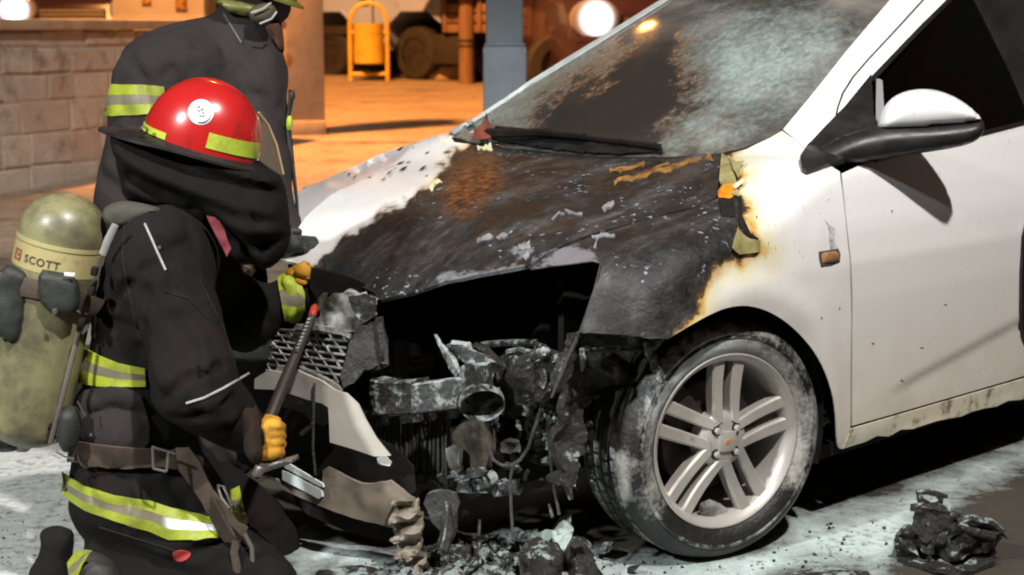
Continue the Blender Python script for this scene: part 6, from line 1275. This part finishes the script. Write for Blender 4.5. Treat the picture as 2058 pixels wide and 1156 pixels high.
MB().tube([V(x, y, Ym - .02) for x, y in [(1884, 996), (1904, 998)]], [.009, .005], 6).build('bracket_lug', m_char, mb_)
MB().tube([V(1925, 1050, Ym - .08), V(1950, 1042, Ym - .08), V(1990, 1052, Ym - .07), V(2012, 1070, Ym - .06), V(1996, 1078, Ym - .08), V(1955, 1068, Ym - .09), V(1925, 1056, Ym - .09)], [.012, .012, .013, .014, .012, .010, .010], 8).build('rim_loop', m_char, mb_)
MB().tube([V(2010, 1070, Ym - .05), V(2024, 1082, Ym - .05)], .003, 5).build('wire', m_char, mb_)
flat = lambda px, py: G(px, py, .0)
def flatpiece(nm, out, lab, cat, m_, th=.01, z=.02, amp=.006, seed=0, edge=2): return tag(sheet(nm, out, lambda x, y: G(x, y, z), None, m_, th, 7, amp=amp, fr=22, seed=seed, eye=CAM, edge=edge), lab, cat)
flatpiece('burnt_flake', [(1800, 1075), (1830, 1082), (1860, 1110), (1920, 1140), (1990, 1110), (2000, 1130), (1930, 1152), (1870, 1142), (1806, 1120), (1798, 1100)], 'flat sooty fragment under the melted lamp housing', 'debris', m_char, .012, .014, .006, 81)
b1 = tag(lump('burnt_lump', smooth_poly([(1040, 1125), (1050, 1100), (1075, 1088), (1105, 1090), (1130, 1100), (1136, 1130), (1128, 1165), (1085, 1175), (1045, 1160)], 1), onY(Yg0(1085, 1170)), None, m_char, .05, .05, 8, amp=.030, fr=26, seed=73, eye=CAM, edge=3), 'rounded black melted lump in front of the white fragment', 'debris')
b2 = tag(lump('burnt_lump', smooth_poly([(1130, 1110), (1145, 1082), (1170, 1074), (1190, 1096), (1200, 1130), (1215, 1165), (1150, 1180), (1128, 1160)], 1), onY(Yg0(1160, 1165)), None, m_char, .05, .05, 8, amp=.034, fr=26, seed=74, eye=CAM, edge=4), 'jagged brown black melted lump right of the rounded one', 'debris')
tag(lump('burnt_log', smooth_poly([(860, 1125), (880, 1104), (930, 1092), (960, 1095), (966, 1112), (930, 1128), (890, 1134)], 1), onY(Yg0(915, 1130)), None, m_char, .03, .03, 7, amp=.010, fr=24, seed=75, eye=CAM, edge=2), 'long charred chunk lying beside the molten bumper fold', 'debris')
flatpiece('white_fragment', [(1066, 1078), (1088, 1064), (1110, 1046), (1132, 1040), (1150, 1036), (1146, 1052), (1152, 1070), (1148, 1090), (1136, 1112), (1120, 1094), (1108, 1078), (1090, 1085)], 'crumpled pale green white sheet on the debris by the wheel', 'debris', M('powdered_sheet', (.50, .60, .55), (.36, .44, .40), sc=14, rough=.8, bump=.3), .006, .05, .02, 82, 2)
flatpiece('burnt_sheet', [(900, 1108), (960, 1085), (1000, 1076), (1050, 1066), (1075, 1070), (1085, 1085), (1040, 1092), (1000, 1102), (985, 1120), (930, 1128)], 'grey powdered sheet of melted plastic under the hanging wires', 'debris', m_char2, .01, .03, .02, 83, 4)
flatpiece('dark_strip', [(632, 1148), (700, 1140), (780, 1142), (860, 1150), (900, 1165), (640, 1170)], 'thin black plastic strip at the bottom beside the bumper fold', 'debris', m_char, .01, .012, .006, 84, 2)
flatpiece('burnt_sheet', [(800, 1128), (850, 1120), (900, 1130), (980, 1128), (1030, 1140), (1040, 1175), (820, 1180)], 'black and white speckled crust of melted plastic at the bottom', 'debris', m_char2, .012, .02, .016, 85, 4)
flatpiece('dark_pad', [(1590, 1150), (1640, 1140), (1700, 1142), (1745, 1150), (1760, 1172), (1580, 1180)], 'flat black rubber piece at the bottom edge right of the wheel', 'debris', m_char, .012, .014, .004, 86, 2)
heap = thing('debris_heap', 'heap of charred flakes, crusts and powder under the burnt front end', 'debris', G(1040., 1120.).tolist()); hm = Vector(heap.location)
rq = random.Random(31)
for k in range(110):
    x, y = rq.gauss(1010, 110), rq.gauss(1125, 24)
    if y < 1072 or x < 810 or x > 1280: continue
    s1, s2, a = rq.uniform(4, 20), rq.uniform(2.5, 8), rq.uniform(-.6, .6); ca, sa = math.cos(a), math.sin(a); tl = rq.uniform(-.0012, .0022); z0 = rq.uniform(.006, .035)
    q = [(x + ca * u_ * s1 - sa * v_ * s2, y + sa * u_ * s1 + ca * v_ * s2) for u_, v_ in ((-1, -.6), (-.1, -1), (.9, -.7), (1, .4), (.2, 1), (-.8, .7))]
    o = sheet('flake', q, lambda X_, Y_: G(X_, Y_, z0) + np.stack([0 * X_, 0 * X_, tl * (X_ - x)], -1) - np.array(heap.location), heap, rq.choice((m_char, m_char, m_char2, m_char2, m_steel, m_grey)), .004, 6, amp=.010, fr=36, seed=k, eye=CAM - np.array(heap.location), edge=2.5)
# loose crumbs too many to count
cr = MB(); random.seed(21)
for _ in range(520):
    px, py = random.choice([(random.gauss(1010, 110), random.gauss(1120, 28)), (random.gauss(1250, 140), random.uniform(1120, 1160)), (random.gauss(1650, 110), random.uniform(1050, 1150)), (random.gauss(820, 60), random.uniform(1120, 1156)), (random.uniform(0, 130), random.uniform(960, 1150))])
    if py < 1030: continue
    p = G(px, py); s_ = random.choice((.0018, .0022, .003, .004, .007)) * random.uniform(.7, 1.2); R_ = Matrix.Rotation(random.uniform(0, 6), 3, Vector((random.random(), random.random(), random.random() + .1)).normalized())
    if s_ > .006 and px < 200: s_ = .003
    cr.add([Vector(p.tolist()) + Vector((0, 0, s_ * .4)) + R_ @ Vector(q) * s_ for q in ((1, 0, -.4), (-.6, .9, -.3), (-.5, -.8, -.35), (.1, .1, .8))], [(0, 1, 3), (1, 2, 3), (2, 0, 3), (0, 2, 1)])
kind(cr.build('crumbs', m_char, None, False), 'stuff')
